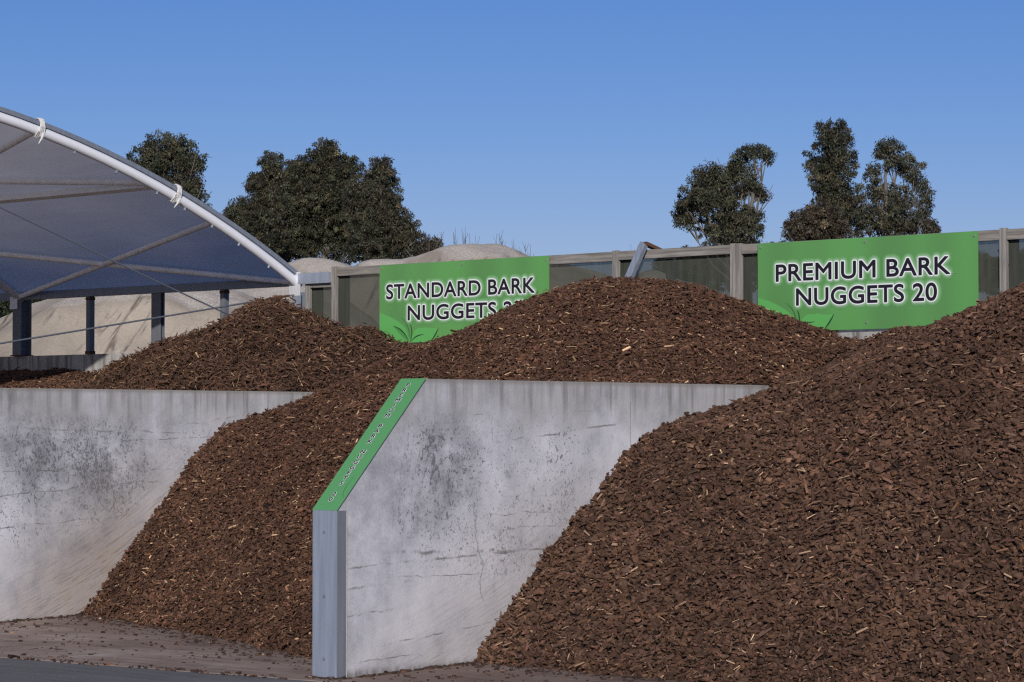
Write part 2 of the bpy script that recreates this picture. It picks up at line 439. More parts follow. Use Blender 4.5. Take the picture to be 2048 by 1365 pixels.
def slab_mat():
    g = G("bay floor concrete"); c = g.coord()      # object x = s, y = t
    big = g.noise(c, 0.9, 5, 0.6)
    brush = g.noise(g.scale(c, (0.55, 6.5, 1), rot=(0, 0, math.radians(-6))), 2.2, 6, 0.65)
    fine = g.noise(c, 40, 4, 0.65)
    col = g.ramp(g.math('ADD', g.math('MULTIPLY', brush, 0.42), g.math('MULTIPLY', big, 0.58)),
                 [(0.34, (0.14, 0.095, 0.072)), (0.48, (0.27, 0.198, 0.160)), (0.58, (0.385, 0.305, 0.258)), (0.70, (0.60, 0.54, 0.49))])
    stain = g.noise(g.scale(c, (1, 1.8, 1)), 1.7, 5, 0.65)
    col = g.mix(g.math('MULTIPLY', g.step(stain, 0.52, 0.68), 0.6), col, (0.115, 0.075, 0.060))
    col = g.mix(g.math('MULTIPLY', fine, 0.35), col, (0.17, 0.13, 0.105))
    sx = g.n("SeparateXYZ", None, Vector=c)
    toe = g.math('MINIMUM', g.math('MULTIPLY_ADD', sx.outputs[0], -0.31, 0.58), 2.4)
    dust = g.step(g.math('ADD', g.math('SUBTRACT', sx.outputs[1], toe), g.math('MULTIPLY', g.math('SUBTRACT', big, 0.5), 1.2)), -0.75, 0.1)
    col = g.mix(g.math('MULTIPLY', dust, 0.5), col, (0.095, 0.058, 0.042))
    return g.done(g.principled(col, 0.75, 0, 0.3, g.bump(g.math('ADD', fine, brush), 0.004, 0.4)))
M['slab'] = slab_mat()

def asphalt_mat():
    g = G("asphalt"); c = g.coord()
    f = g.noise(c, 110, 4, 0.7); b = g.noise(c, 0.7, 5, 0.6)
    brush = g.noise(g.scale(c, (0.5, 5, 1)), 2.0, 5, 0.6)
    col = g.ramp(g.math('ADD', g.math('MULTIPLY', f, 0.45), g.math('ADD', g.math('MULTIPLY', b, 0.25), g.math('MULTIPLY', brush, 0.3))),
                 [(0.35, (0.085, 0.083, 0.085)), (0.6, (0.185, 0.18, 0.18)), (0.75, (0.30, 0.29, 0.285))])
    return g.done(g.principled(col, 0.85, 0, 0.25, g.bump(f, 0.004, 0.6)))
M['asphalt'] = asphalt_mat()
M['earth'] = plain("earth and rough grass", (0.075, 0.080, 0.040), 0.95, 0, 0.1, 0.35, 0.4)

def sand_mat():
    g = G("quarry sand"); c = g.coord()
    sep = g.n("SeparateXYZ", None, Vector=c)
    geo = g.n("NewGeometry").outputs["Normal"]
    nz = g.n("SeparateXYZ", None, Vector=geo).outputs[2]
    fine = g.noise(c, 26, 5, 0.75); big = g.noise(c, 0.8, 4, 0.6)
    runs = g.noise(g.n("CombineXYZ", None, _0=g.math('MULTIPLY', g.math('SUBTRACT', sep.outputs[0], g.math('MULTIPLY', sep.outputs[2], 0.45)), 3.4), _1=0.0, _2=g.math('MULTIPLY', sep.outputs[2], 0.8)), 1.5, 5, 0.62, 0.6)
    flat = g.step(g.math('ADD', nz, g.math('MULTIPLY', g.math('SUBTRACT', big, 0.5), 0.12)), 0.86, 0.94)
    col = g.ramp(g.math('ADD', g.math('MULTIPLY', fine, 0.5), g.math('MULTIPLY', big, 0.5)), [(0.33, (0.27, 0.23, 0.18)), (0.68, (0.46, 0.40, 0.325))])
    damp = g.math('MULTIPLY', g.step(runs, 0.53, 0.64), g.math('SUBTRACT', 1.0, flat))
    col = g.mix(g.math('MULTIPLY', g.math('MULTIPLY', damp, g.step(big, 0.42, 0.56)), 0.85), col, (0.125, 0.100, 0.085))
    grav = g.noise(c, 48, 3, 0.8)
    col = g.mix(g.math('MULTIPLY', flat, g.step(grav, 0.46, 0.62)), col, (0.70, 0.66, 0.60))
    return g.done(g.principled(col, 0.95, 0, 0.1, g.bump(g.math('ADD', g.math('MULTIPLY', fine, 0.5), runs), 0.04, 0.5)))
M['sand'] = sand_mat()

def leaf_mat():
    g = G("gum leaves")
    a = g.n("Attribute", {"attribute_name": "tone", "attribute_type": 'GEOMETRY'}).outputs["Color"]
    d = g.principled(a, 0.55, 0, 0.35)
    t = g.n("BsdfTranslucent", None, Color=a)
    return g.done(g.n("MixShader", None, _0=0.2, _1=d.outputs[0], _2=t.outputs[0]))
M['leaf'] = leaf_mat()
M['trunk'] = plain("gum bark", (0.15, 0.135, 0.118), 0.9, 0, 0.15, 0.4, 5)
M['twig'] = plain("bare twig", (0.075, 0.062, 0.052), 0.9, 0, 0.15, 0.2, 5)

# ------------------------------------------------------------------ ground
def sheet(name, pts, z, mat, thick=0.0):
    b = MB()
    if thick: b.prism([(q[0], q[1]) for q in pts], 'z', z - thick, z)
    else: b.add([(q[0], q[1], z) for q in pts], [tuple(range(len(pts)))])
    o = b.build(name, mat); o['kind'] = 'structure'
    return o

sheet('ground', [(-2500, -300), (2500, -300), (2500, 4000), (-2500, 4000)], -0.012, M['earth'])
yo = MB().add([(-26, -32, 0.007), (22, -32, 0.007), (22, 0.3, 0.007), (-26, 0.3, 0.007)], [(0, 1, 2, 3)]).build('asphalt_yard', M['asphalt'], loc=W(0, 0, 0), rz=-YAW)
yo['kind'] = 'structure'
sb = MB()
sN = 90
for k in range(sN + 1):
    s = -20 + 29 * k / sN
    tf = -0.14 + 0.092 * min(s, 0.6) + 0.018 * math.sin(k * 1.9) + 0.014 * math.sin(k * 4.3)
    for q in ((tf, -0.05), (tf + 0.004, floor_z(0)), (0.4, floor_z(0.4)), (L + 0.02, floor_z(L))):
        sb.v.append((s, q[0], q[1]))
for k in range(sN):
    for j in range(3):
        sb.f.append((k * 4 + j, (k + 1) * 4 + j, (k + 1) * 4 + j + 1, k * 4 + j + 1))
fl = sb.build('concrete_floor', M['slab'], loc=W(0, 0, 0), rz=-YAW)
fl['kind'] = 'structure'

# ------------------------------------------------------------------ bay walls
TH = 0.21
END_Z, BEV_T = 1.117, 0.82
def bay_wall(s_right, mat, label):
    root = empty('bay_wall', W(s_right, 0, 0), -YAW)
    tag(root, label, 'concrete wall', 'concrete walls between the bays')
    prof = [(0.0, 0.0), (0.0, END_Z), (BEV_T, TOPZ), (L - 0.004, TOPZ), (L - 0.004, 0.0)]
    # finely cut panel with slightly worn arrises
    b = MB().prism(prof, 'x', -TH, 0.0)
    b.build('wall_panel', mat, root, bevel=0.008)
    # folded steel channel capping the near end
    c = MB()
    c.box(-TH - 0.008, 0.008, -0.012, -0.003, 0.02, END_Z - 0.004)
    ch = c.build('end_channel', M['galv'], root, bevel=0.0015)
    for xa, xb in ((0.003, 0.008), (-TH - 0.008, -TH - 0.003)):
        MB().box(xa, xb, -0.0025, 0.078, 0.02, END_Z - 0.006).build('channel_flange', M['flange'], ch, bevel=0.0012)
        MB().box(xa + 0.001, xb - 0.001, 0.0785, 0.088, 0.02, END_Z - 0.02).build('grout_line', M['grout'], ch)
    for zz in (0.14, 0.55, 0.97):
        q = MB().tube([(-TH / 2, -0.012, zz), (-TH / 2, -0.0175, zz)], 0.011, 8)
        q.build('bolt', M['flange'], ch)
    return root

m1 = concrete_mat("bay wall concrete front", [(1.0, 1.37, 0.30, 0.36), (0.80, 1.12, 0.22, 0.20), (1.5, 1.45, 0.75, 0.40), (2.1, 1.1, 0.5, 0.4), (1.4, 0.9, 0.5, 0.3)],
                  (1.26, 1.12), [(0.73, 0.035, 0.05, 2.6, 0.013), (0.83, -0.02, 0.35, 1.9, 0.022), (0.60, 0.03, 0.02, 0.75, 0.016), (1.40, 0.10, 1.4, 3.0, 0.012), (0.17, 0.09, 0.3, 1.6, 0.009),
                   (0.11, 0.02, 0.1, 1.1, 0.008), (1.72, 0.02, 1.2, 2.6, 0.006), (1.02, 0.02, 1.0, 2.3, 0.009), (0.42, 0.04, 0.0, 0.6, 0.008), (0.90, 0.03, 1.0, 2.6, 0.008), (0.66, -0.01, 0.3, 1.7, 0.007), (0.79, -1.0, 0.17, 0.42, 0.010), (0.19, 0.9, 0.52, 0.78, 0.009)], 0.0, 0.7, vcrack=(1.46, 0.42, 1.12))
bay_wall(0.0, m1, 'stained concrete bay wall with green strip sign on its sloping steel-capped end')
m2 = concrete_mat("bay wall concrete middle", [(1.83, 1.45, 0.34, 0.42), (2.4, 1.35, 0.5, 0.4), (3.4, 1.6, 0.25, 0.22), (1.55, 1.6, 0.3, 0.3), (1.9, 1.0, 0.5, 0.3)],
                  (2.30, 0.95), [(1.68, -0.02, 1.0, 3.4, 0.009), (1.02, 0.055, 1.0, 3.2, 0.012), (1.30, 0.0, 0.8, 3.6, 0.009), (1.40, 0.05, 2.4, 4.4, 0.008), (0.76, 0.05, 0.9, 2.8, 0.009), (1.50, 0.06, 3.0, 5.2, 0.008)], 5.3, 1.5, 4.1)
bay_wall(-BAY, m2, 'concrete bay wall at the left, scuffed brown beside the reddish heap, without any sign')
# ------------------------------------------------------------------ back wall
def back_mat():
    g = G("back wall concrete"); c = g.coord(); z = g.n("SeparateXYZ", None, Vector=c).outputs[2]
    n1 = g.noise(c, 1.6, 5, 0.6); n2 = g.noise(c, 30, 4, 0.7)
    col = g.ramp(g.math('ADD', g.math('MULTIPLY', n1, 0.6), g.math('MULTIPLY', n2, 0.4)), [(0.35, (0.26, 0.25, 0.24)), (0.68, (0.50, 0.485, 0.46))])
    run = g.noise(g.scale(c, (9, 9, 0.5)), 1.5, 6, 0.6)
    col = g.mix(g.math('MULTIPLY', g.math('MULTIPLY', g.step(run, 0.46, 0.64), g.step(z, 1.4, 2.45)), 0.75), col, (0.10, 0.095, 0.09))
    return g.done(g.principled(col, 0.9, 0, 0.2, g.bump(n2, 0.005, 0.4)))
bw = MB().box(-20, 8.0, 0.0, 0.2, 0.0, BACKZ)
bo = bw.build('back_wall', back_mat(), loc=W(0, L, 0), rz=-YAW, bevel=0.008)
tag(bo, 'long concrete retaining wall behind the heaps carrying the netting fence', 'concrete wall')

# ------------------------------------------------------------------ netting fence on the back wall
fence = empty('netting_fence', W(-3.0, L, BACKZ), -YAW)
tag(fence, 'grey timber fence with dark shade netting standing on the back wall', 'fence')
FX = 3.0                                        # fence local x = s + 3
RAIL = 3.245 - BACKZ
posts = [(-7.14, 0.058, 0.66), (-6.755, 0.062, RAIL + 0.012), (-3.08, 0.066, RAIL + 0.010), (-1.735, 0.058, RAIL + 0.012), (-1.675, 0.058, RAIL + 0.010), (1.01, 0.062, RAIL + 0.012), (4.23, 0.062, RAIL + 0.012)]
for (s, wd, h) in posts:
    MB().box(s + FX - wd / 2, s + FX + wd / 2, -0.004, 0.036, 0.001, h).build('post', M['wood_v'], fence, bevel=0.003)
for s, h in ((-6.755, RAIL - 0.03), (-3.08, RAIL - 0.03), (-1.70, RAIL - 0.03), (1.01, RAIL - 0.03), (-7.14, 0.62)):
    MB().box(s + FX - 0.035, s + FX + 0.035, 0.052, 0.19, 0.001, h).build('rear_post', M['wood_dark'], fence, bevel=0.003)
rails = [(-7.11, -6.787, 0.60, 0.655), (-6.724, -3.115, RAIL - 0.085, RAIL), (-3.045, -1.766, RAIL - 0.078, RAIL + 0.002), (-1.644, 0.977, RAIL - 0.085, RAIL), (1.043, 4.2, RAIL - 0.085, RAIL)]
for k, (a, b, z0, z1) in enumerate(rails):
    MB().box(a + FX, b + FX, 0.004, 0.048, z0, z1).build('rail', M['wood_h'], fence, bevel=0.004)
nets = [(-7.11, -6.787, 0.60), (-6.724, -3.115, RAIL - 0.05), (-3.045, -1.766, RAIL - 0.05), (-1.644, 0.977, RAIL - 0.05), (1.043, 4.2, RAIL - 0.05)]
for k, (a, b, z1) in enumerate(nets):
    q = MB(); nx, nz = max(3, int((b - a) / 0.12)), 6
    for j in range(nz + 1):
        for i in range(nx + 1):
            x = a - 0.02 + (b - a + 0.04) * i / nx
            bul = 0.010 * math.sin(3.3 * x + k) * math.sin(math.pi * j / nz) + 0.004 * math.sin(17 * x)
            q.v.append((x + FX, 0.0500 + bul * 0.04, 0.0 + z1 * j / nz))
    for j in range(nz):
        for i in range(nx):
            q.f.append((j * (nx + 1) + i, j * (nx + 1) + i + 1, (j + 1) * (nx + 1) + i + 1, (j + 1) * (nx + 1) + i))
    q.build('netting', M['netting'], fence)

# bent steel brace hooked over the rail
br = empty('steel_brace', W(-2.69, L - 0.02, 3.30), -YAW)
tag(br, 'bent galvanised steel brace hooked over the timber rail above the middle heap', 'brace')
a0, hd = Vector((-0.27, -0.10, -0.55)), Vector((0.0, -0.035, 0.0))
MB().bar(a0, hd, 0.07, 0.05, (0, -1, 0.3)).build('front_leg', M['galv'], br, bevel=0.004)
MB().bar(hd + Vector((0.0, 0.0, 0.0)), Vector((0.09, 0.22, -0.10)), 0.08, 0.03, (0, 0, 1)).build('cap_plate', M['rust'], br, bevel=0.003)
MB().bar(Vector((0.09, 0.225, -0.102)), Vector((0.02, 0.32, -0.80)), 0.08, 0.05, (0, -1, 0)).build('rear_leg', M['galv_dull'], br, bevel=0.004)

# ------------------------------------------------------------------ signs
def text_mesh(s, size=1.0, spacing=1.0):
    cu = bpy.data.curves.new("lettering", 'FONT')
    cu.body = s; cu.size = size; cu.space_character = spacing; cu.resolution_u = 6
    o = bpy.data.objects.new("lettering", cu); COL.objects.link(o)
    bpy.context.view_layer.update()
    me = bpy.data.meshes.new_from_object(o.evaluated_get(bpy.context.evaluated_depsgraph_get()))
    v = np.array([q.co[:2] for q in me.vertices]); f = [tuple(p.vertices) for p in me.polygons]
    bpy.data.objects.remove(o); bpy.data.curves.remove(cu); bpy.data.meshes.remove(me)
    return v, f

def fit_line(s, x0, x1, z0, z1, spacing=1.04):
    v, f = text_mesh(s, 1.0, spacing)
    lo, hi = v.min(0), v.max(0)
    r = (v - lo) / (hi - lo)
    return np.c_[x0 + r[:, 0] * (x1 - x0), z0 + r[:, 1] * (z1 - z0)], f

def dilate(lines, rad, y, name, mat, parent, n=14):
    """letters grown by rad (a ring of shifted copies a hair apart), flat on the sign's face"""
    V, FF = [], []
    offs = [(0, 0)] + [(rad * math.cos(2 * math.pi * k / n), rad * math.sin(2 * math.pi * k / n)) for k in range(n)] if rad > 0 else [(0, 0)]
    if rad > 0.02: offs += [(0.5 * rad * math.cos(2 * math.pi * k / n), 0.5 * rad * math.sin(2 * math.pi * k / n)) for k in range(n)]
    for j, (dx, dz) in enumerate(offs):
        for v, f in lines:
            b = len(V)
            V += [(a + dx, y - 0.00002 * j, c + dz) for a, c in v]
            FF += [tuple(b + i for i in q) for q in f]
    me = bpy.data.meshes.new(name); me.from_pydata(V, [], FF)
    return link(name, me, mat, parent)

def flat_poly(pts, y, name, mat, parent):
    me = bpy.data.meshes.new(name); me.from_pydata([(x, y, z) for x, z in pts], [], [tuple(range(len(pts)))])
    return link(name, me, mat, parent)

def bez(p0, p1, p2, n=14):
    return [((1 - k / n) ** 2 * p0[0] + 2 * (1 - k / n) * (k / n) * p1[0] + (k / n) ** 2 * p2[0],
             (1 - k / n) ** 2 * p0[1] + 2 * (1 - k / n) * (k / n) * p1[1] + (k / n) ** 2 * p2[1]) for k in range(n + 1)]

def stroke(p0, p1, p2, w, n=14):
    c = bez(p0, p1, p2, n); a, b = [], []
    for k, q in enumerate(c):
        d = Vector((c[min(k + 1, n)][0] - c[max(k - 1, 0)][0], c[min(k + 1, n)][1] - c[max(k - 1, 0)][1])).normalized()
        ww = w * math.sin(math.pi * (0.08 + 0.84 * k / n))
        a.append((q[0] - d.y * ww, q[1] + d.x * ww)); b.append((q[0] + d.y * ww, q[1] - d.x * ww))
    return a + b[::-1]

def fence_sign(s0, width, lines, label):
    zb, ht = 2.475, 0.765
    tS = L - 0.030
    root = empty('bark_sign', W(s0, tS, zb), -YAW)
    tag(root, label, 'sign', 'green product signs on the fence')
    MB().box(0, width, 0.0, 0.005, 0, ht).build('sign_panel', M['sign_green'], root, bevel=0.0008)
    ln = [fit_line(t, a - s0, b - s0, c - zb, d - zb) for (t, a, b, c, d) in lines]
    for k, r in enumerate((0.046, 0.040, 0.034, 0.0285, 0.0235)):
        dilate(ln, r, -0.0012 - 0.0012 * k, 'lettering_glow', GLOW[k], root)
    dilate(ln, 0.0138, -0.0076, 'lettering_outline', M['sign_white'], root)
    dilate(ln, 0.0045, -0.0090, 'lettering', M['black'], root)
    # printed sprout at the lower left
    lf = [flat_poly([(0.004, 0.30)] + bez((0.004, 0.30), (0.26, 0.235), (0.36, 0.14), 8) + bez((0.40, 0.05), (0.42, 0.03), (0.425, 0.004), 5) + [(0.004, 0.004)], -0.0007, 'leaf_print', M['leaf_light'], root)]
    lf.append(flat_poly(stroke((0.30, 0.245), (0.42, 0.18), (0.425, 0.01), 0.008), -0.0010, 'leaf_outline', M['leaf_dark'], root))
    sp = [bez((0.19, 0.165), (0.33, 0.13), (0.405, 0.01), 12) + bez((0.40, 0.01), (0.32, 0.05), (0.19, 0.165), 12)[1:-1]]
    flat_poly(sp[0], -0.0009, 'leaf_print', M['leaf_mid'], root)
    flat_poly(stroke((0.19, 0.167), (0.33, 0.14), (0.41, 0.01), 0.0065), -0.0011, 'leaf_outline', M['leaf_line'], root)
    flat_poly(stroke((0.405, 0.21), (0.47, 0.13), (0.43, 0.012), 0.006), -0.0011, 'leaf_outline', M['leaf_line'], root)
    flat_poly(stroke((0.44, 0.015), (0.50, 0.075), (0.61, 0.075), 0.006), -0.0011, 'leaf_outline', M['leaf_line'], root)
    flat_poly(bez((0.44, 0.012), (0.47, 0.16), (0.58, 0.14), 8) + bez((0.64, 0.145), (0.72, 0.125), (0.80, 0.135), 6) + bez((0.80, 0.135), (0.76, 0.08), (0.70, 0.004), 6) + [(0.45, 0.004)], -0.0006, 'leaf_print', M['leaf_light'], root)
    flat_poly(stroke((0.805, 0.137), (0.77, 0.07), (0.70, 0.004), 0.007), -0.0011, 'leaf_outline', M['leaf_line'], root)
    for (x, z) in ((0.035, ht - 0.035), (width / 2 + 0.01, ht - 0.035), (width - 0.035, ht - 0.035), (width / 2 + 0.02, 0.055), (width - 0.035, 0.06)):
        MB().tube([(x, 0.0, z), (x, -0.007, z)], 0.010, 8).build('screw', M['screw'], root)
    return root

fence_sign(-6.08, 2.225, [('STANDARD BARK', -5.975, -4.03, 2.905, 3.045), ('NUGGETS 25', -5.68, -4.18, 2.692, 2.832)],
           'green sign reading STANDARD BARK NUGGETS 25, its lower corner buried by the middle heap')
fence_sign(-1.44, 2.235, [('PREMIUM BARK', -1.235, 0.53, 2.905, 3.047), ('NUGGETS 20', -1.02, 0.402, 2.694, 2.837)],
           'green sign reading PREMIUM BARK NUGGETS 20 on the fence above two heaps')

# strip sign on the sloping end of the front bay wall
BEVL = math.hypot(BEV_T, TOPZ - END_Z)
strip = empty('strip_sign', W(0, 0, END_Z), -YAW)
tag(strip, 'narrow green strip sign lettered PREMIUM BARK NUGGETS 20 down a sloping wall end', 'sign')
ang = math.atan2(TOPZ - END_Z, BEV_T)
def bevel_pt(x, d, h):                          # x across, d up the slope, h off the surface
    return (x, d * math.cos(ang) - h * math.sin(ang), d * math.sin(ang) + h * math.cos(ang))
def slope_mesh(name, V2, FF, h, mat, thick=0.0):
    V = [bevel_pt(a, d, hh) for a, d, hh in V2]
    me = bpy.data.meshes.new(name); me.from_pydata(V, [], FF); me.validate(); me.update()
    return link(name, me, mat, strip)
g0, g1, e0, e1 = -TH - 0.012, 0.012, -0.012, BEVL - 0.002
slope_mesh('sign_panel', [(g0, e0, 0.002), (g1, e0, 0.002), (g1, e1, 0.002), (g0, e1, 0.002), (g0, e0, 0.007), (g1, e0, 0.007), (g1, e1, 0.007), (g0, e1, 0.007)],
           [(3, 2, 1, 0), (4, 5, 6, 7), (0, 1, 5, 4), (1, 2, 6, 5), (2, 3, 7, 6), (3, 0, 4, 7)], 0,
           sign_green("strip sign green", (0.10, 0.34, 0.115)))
for word, i0 in (("PREMIUM", 0), ("BARK", 8), ("NUGGETS", 13), ("20", 21)):
    wv, wf, bv, bf = [], [], [], []
    for i, ch in enumerate(word):
        d = BEVL * (1 - (0.055 + 0.0398 * (i + i0)))
        v, f = text_mesh(ch, 0.043)
        v = v - (v.min(0) + v.max(0)) / 2
        v[:, 0] *= 1.5
        for n, rad, h, VV, FF2 in ((10, 0.0040, 0.0082, wv, wf), (8, 0.0016, 0.0094, bv, bf)):
            for j in range(n):
                b = len(VV)
                VV += [(-TH / 2 - 0.005 + a + 1.3 * rad * math.cos(6.2832 * j / n), d + c + rad * math.sin(6.2832 * j / n), h + 0.00002 * j) for a, c in v]
                FF2 += [tuple(b + q for q in p) for p in f]
    slope_mesh('lettering_outline', wv, wf, 0, M['sign_white'])
    slope_mesh('lettering', bv, bf, 0, M['black'])
fc = bez((-0.004, 0.10), (-0.09, 0.16), (-0.045, 0.30), 12)
slope_mesh('leaf_outline', [(a, d, 0.0078) for a, d in stroke((0.0, 0.10), (-0.075, 0.15), (-0.035, 0.30), 0.003)], [tuple(range(30))], 0, M['leaf_dark'])

# ------------------------------------------------------------------ fabric shed at the left
S1, S2, S3, S4 = -7.3, -11.85, -16.4, -20.95
CT, CZ, CR = 0.5443, -7.0355, 11.7207
TB, TF = 6.44, 2 * 0.5443 - 6.44
def arc_pt(s, th, r=CR):
    return (s, CT + r * math.cos(th), CZ + r * math.sin(th))
shed = empty('fabric_shed', W(S1, TB, 0), -YAW)
tag(shed, 'open-sided fabric storage shed with white arched pipe frame at the left', 'shed')
SH = Vector((S1, TB, 0.0))
def sh(p): return Vector(p) - SH
TH0 = math.acos((TB - CT) / CR); TH1 = math.pi - TH0
def arc_line(s, r=CR, n=36, a=TH0, b=TH1):
    return [sh(arc_pt(s, a + (b - a) * k / n, r)) for k in range(n + 1)]
for k, s in enumerate((S1, S2, S3, S4)):
    MB().tube(arc_line(s), 0.047 if k == 0 else 0.05, 16).build('arch_pipe', M['white_pipe'] if k == 0 else M['galv_light'], shed, smooth=True)
# keder channel that carries the edge of the fabric over the end arch
q = MB(); n = 48
for k in range(n + 1):
    th = TH0 + (TH1 - TH0) * k / n
    for ss, r in ((S1 + 0.035, CR + 0.049), (S1 + 0.035, CR + 0.090), (S1 - 0.02, CR + 0.092), (S1 - 0.02, CR + 0.049)):
        q.v.append(sh(arc_pt(ss, th, r)))
for k in range(n):
    for j in range(4):
        q.f.append((k * 4 + j, k * 4 + (j + 1) % 4, (k + 1) * 4 + (j + 1) % 4, (k + 1) * 4 + j))
q.build('edge_channel', M['galv_dull'], shed)
# fabric skin
q = MB(); n, m = 48, 26
for k in range(n + 1):
    th = TH0 + (TH1 - TH0) * k / n
    for j in range(m + 1):
        s = S1 - 0.021 + (S4 - S1) * j / m
        ph = ((s - S1) / 4.55) % 1.0
        r = CR + 0.086 - 0.035 * math.exp(-min(k, n - k) / 2.0) * min(1, j) - 0.05 * math.sin(math.pi * ph) * math.sin(math.pi * k / n) ** 0.5 + 0.006 * math.sin(9 * th + 3 * s)
        q.v.append(sh(arc_pt(s, th, r)))
for k in range(n):
    for j in range(m):
        q.f.append((k * (m + 1) + j, k * (m + 1) + j + 1, (k + 1) * (m + 1) + j + 1, (k + 1) * (m + 1) + j))
q.build('fabric_roof', M['fabric'], shed, smooth=True)
# eave beams
for t, nm in ((TB, 1), (TF, 0)):
    q = MB().box(S4 - S1, -0.05, t - TB - 0.045, t - TB + 0.045, 3.085, 3.168)
    q.build('eave_beam', M['galv_dull'], shed, bevel=0.004)
q = MB().box(0.06, 0.515, -0.075, -0.055, 3.095, 3.205)
q.build('beam_stub', M['galv'], shed, bevel=0.003)
# columns: H sections on the back wall (and in the open front)
def hcol(s, t, z0, z1, w=0.15, d=0.15, mat='blue_steel'):
    q = MB(); x, y = s - S1, t - TB
    q.box(x - w / 2, x + w / 2, y - d / 2, y - d / 2 + 0.012, z0, z1)
    q.box(x - w / 2, x + w / 2, y + d / 2 - 0.012, y + d / 2, z0, z1)
    q.box(x - 0.006, x + 0.006, y - d / 2 + 0.012, y + d / 2 - 0.012, z0, z1)
    c = q.build('column', M[mat], shed)
    MB().box(x - w / 2 - 0.02, x + w / 2 + 0.02, y - d / 2 - 0.015, y + d / 2 + 0.015, z0 - 0.0, z0 + 0.012).build('base_plate', M['rust'], c)
    return c
c1 = hcol(S1 + 0.03, TB, BACKZ + 0.001, 3.02, 0.12, 0.14, 'galv')
MB().box(-0.075, 0.085, -0.074, -0.062, 2.98, 3.22).build('gusset_plate', M['galv_light'], c1, bevel=0.003)
c2 = hcol(S2, TB, BACKZ + 0.001, 3.084)
MB().box(S2 - S1 - 0.10, S2 - S1 + 0.03, -0.096, -0.084, 2.98, 3.12).build('gusset_plate', M['white_pipe'], c2, bevel=0.003)
hcol(-9.5, TB, BACKZ + 0.001, 3.084, 0.15, 0.06)
hcol(S3, TB, BACKZ + 0.001, 3.084)
for s in (-10.62, -8.42):
    q = MB().box(s - S1 - 0.032, s - S1 + 0.032, -0.05, 0.02, BACKZ + 0.001, 3.084)
    pc = q.build('mid_post', M['blue_steel'], shed, bevel=0.004)
    MB().box(s - S1 - 0.038, s - S1 + 0.038, -0.056, 0.026, BACKZ + 0.001, BACKZ + 0.035).build('post_foot', M['rust'], pc)
    MB().box(s - S1 - 0.036, s - S1 + 0.036, -0.054, 0.024, 3.045, 3.075).build('post_head', M['rust'], pc)
for s in (S1, S2, S3):
    hcol(s, TF, 0.02, 3.06)
# roof bracing and purlins lying just under the fabric
def in_roof(s, th, r=CR - 0.0): return sh(arc_pt(s, math.radians(th), r))
def brace(a, b, name, rad, mat):
    pts = []
    for k in range(9):
        f = k / 8; s = a[0] + (b[0] - a[0]) * f; th = a[1] + (b[1] - a[1]) * f
        pts.append(in_roof(s, th))
    A, B = pts[0], pts[-1]
    MB().tube([A.lerp(B, k / 8) for k in range(9)], rad, 10).build(name, M[mat], shed, smooth=True)
thd = lambda t: math.degrees(math.acos((t - CT) / CR))
brace((S1 - 0.03, thd(5.314)), (S2, thd(6.40)), 'roof_brace', 0.030, 'brace_steel')
brace((S1 - 0.03, thd(6.40)), (S2, thd(5.45)), 'roof_brace', 0.030, 'brace_steel')
brace((S1 - 0.03, thd(4.49)), (S2, 74.4), 'roof_brace', 0.030, 'brace_steel')
brace((S1 - 0.03, thd(3.15)), (S2, 69.6), 'roof_brace', 0.030, 'brace_steel')
brace((S2, thd(5.314)), (S3, thd(6.40)), 'roof_brace', 0.030, 'brace_steel')
for th in (69.9, 79.2, 90.0, 100.8, 110.1):
    q = MB(); A, B = in_roof(S1, th, CR + 0.01), in_roof(S4, th, CR + 0.01)
    rad = Vector((0, math.cos(math.radians(th)), math.sin(math.radians(th))))
    q.bar(A, B, 0.07, 0.06, rad).build('purlin', M['brace_steel'], shed, bevel=0.003)
# webbing ties round the pipe
for th in (thd(3.16), thd(4.80)):
    q = MB()
    A, C2 = in_roof(S1, th, CR), Vector((0, math.cos(math.radians(th)), math.sin(math.radians(th))))
    tang = Vector((0, -C2.z, C2.y))
    for k in range(5):
        o_ = tang * (k - 2) * 0.013
        ring = []
        for j in range(13):
            a = 2 * math.pi * j / 12
            rr = 0.054 + 0.004 * math.sin(5 * a + k)
            ring.append(A + o_ + Vector((1, 0, 0)) * rr * math.cos(a) + C2 * (0.03 + (rr + 0.032) * math.sin(a)) + tang * 0.01 * math.sin(3 * a + k))
        q.tube(ring, 0.009, 6)
    q.tube([A + Vector((0.09, 0, 0)) - C2 * 0.03, A + Vector((0.10, 0, 0)) - C2 * 0.09 + tang * 0.02, A + Vector((0.09, 0, 0)) - C2 * 0.14 + tang * 0.035], [0.014, 0.010, 0.004], 6)
    q.build('webbing_tie', M['strap'], shed, smooth=True)
# bolts hanging below the pipe
for th in (thd(3.6), thd(4.1), thd(4.6), thd(4.95), thd(5.3), thd(5.65), thd(6.05)):
    A = in_roof(S1, th, CR - 0.042); B = in_roof(S1, th, CR - 0.075)
    MB().tube([A, B], 0.012, 6).build('pipe_bolt', M['galv_dull'], shed)
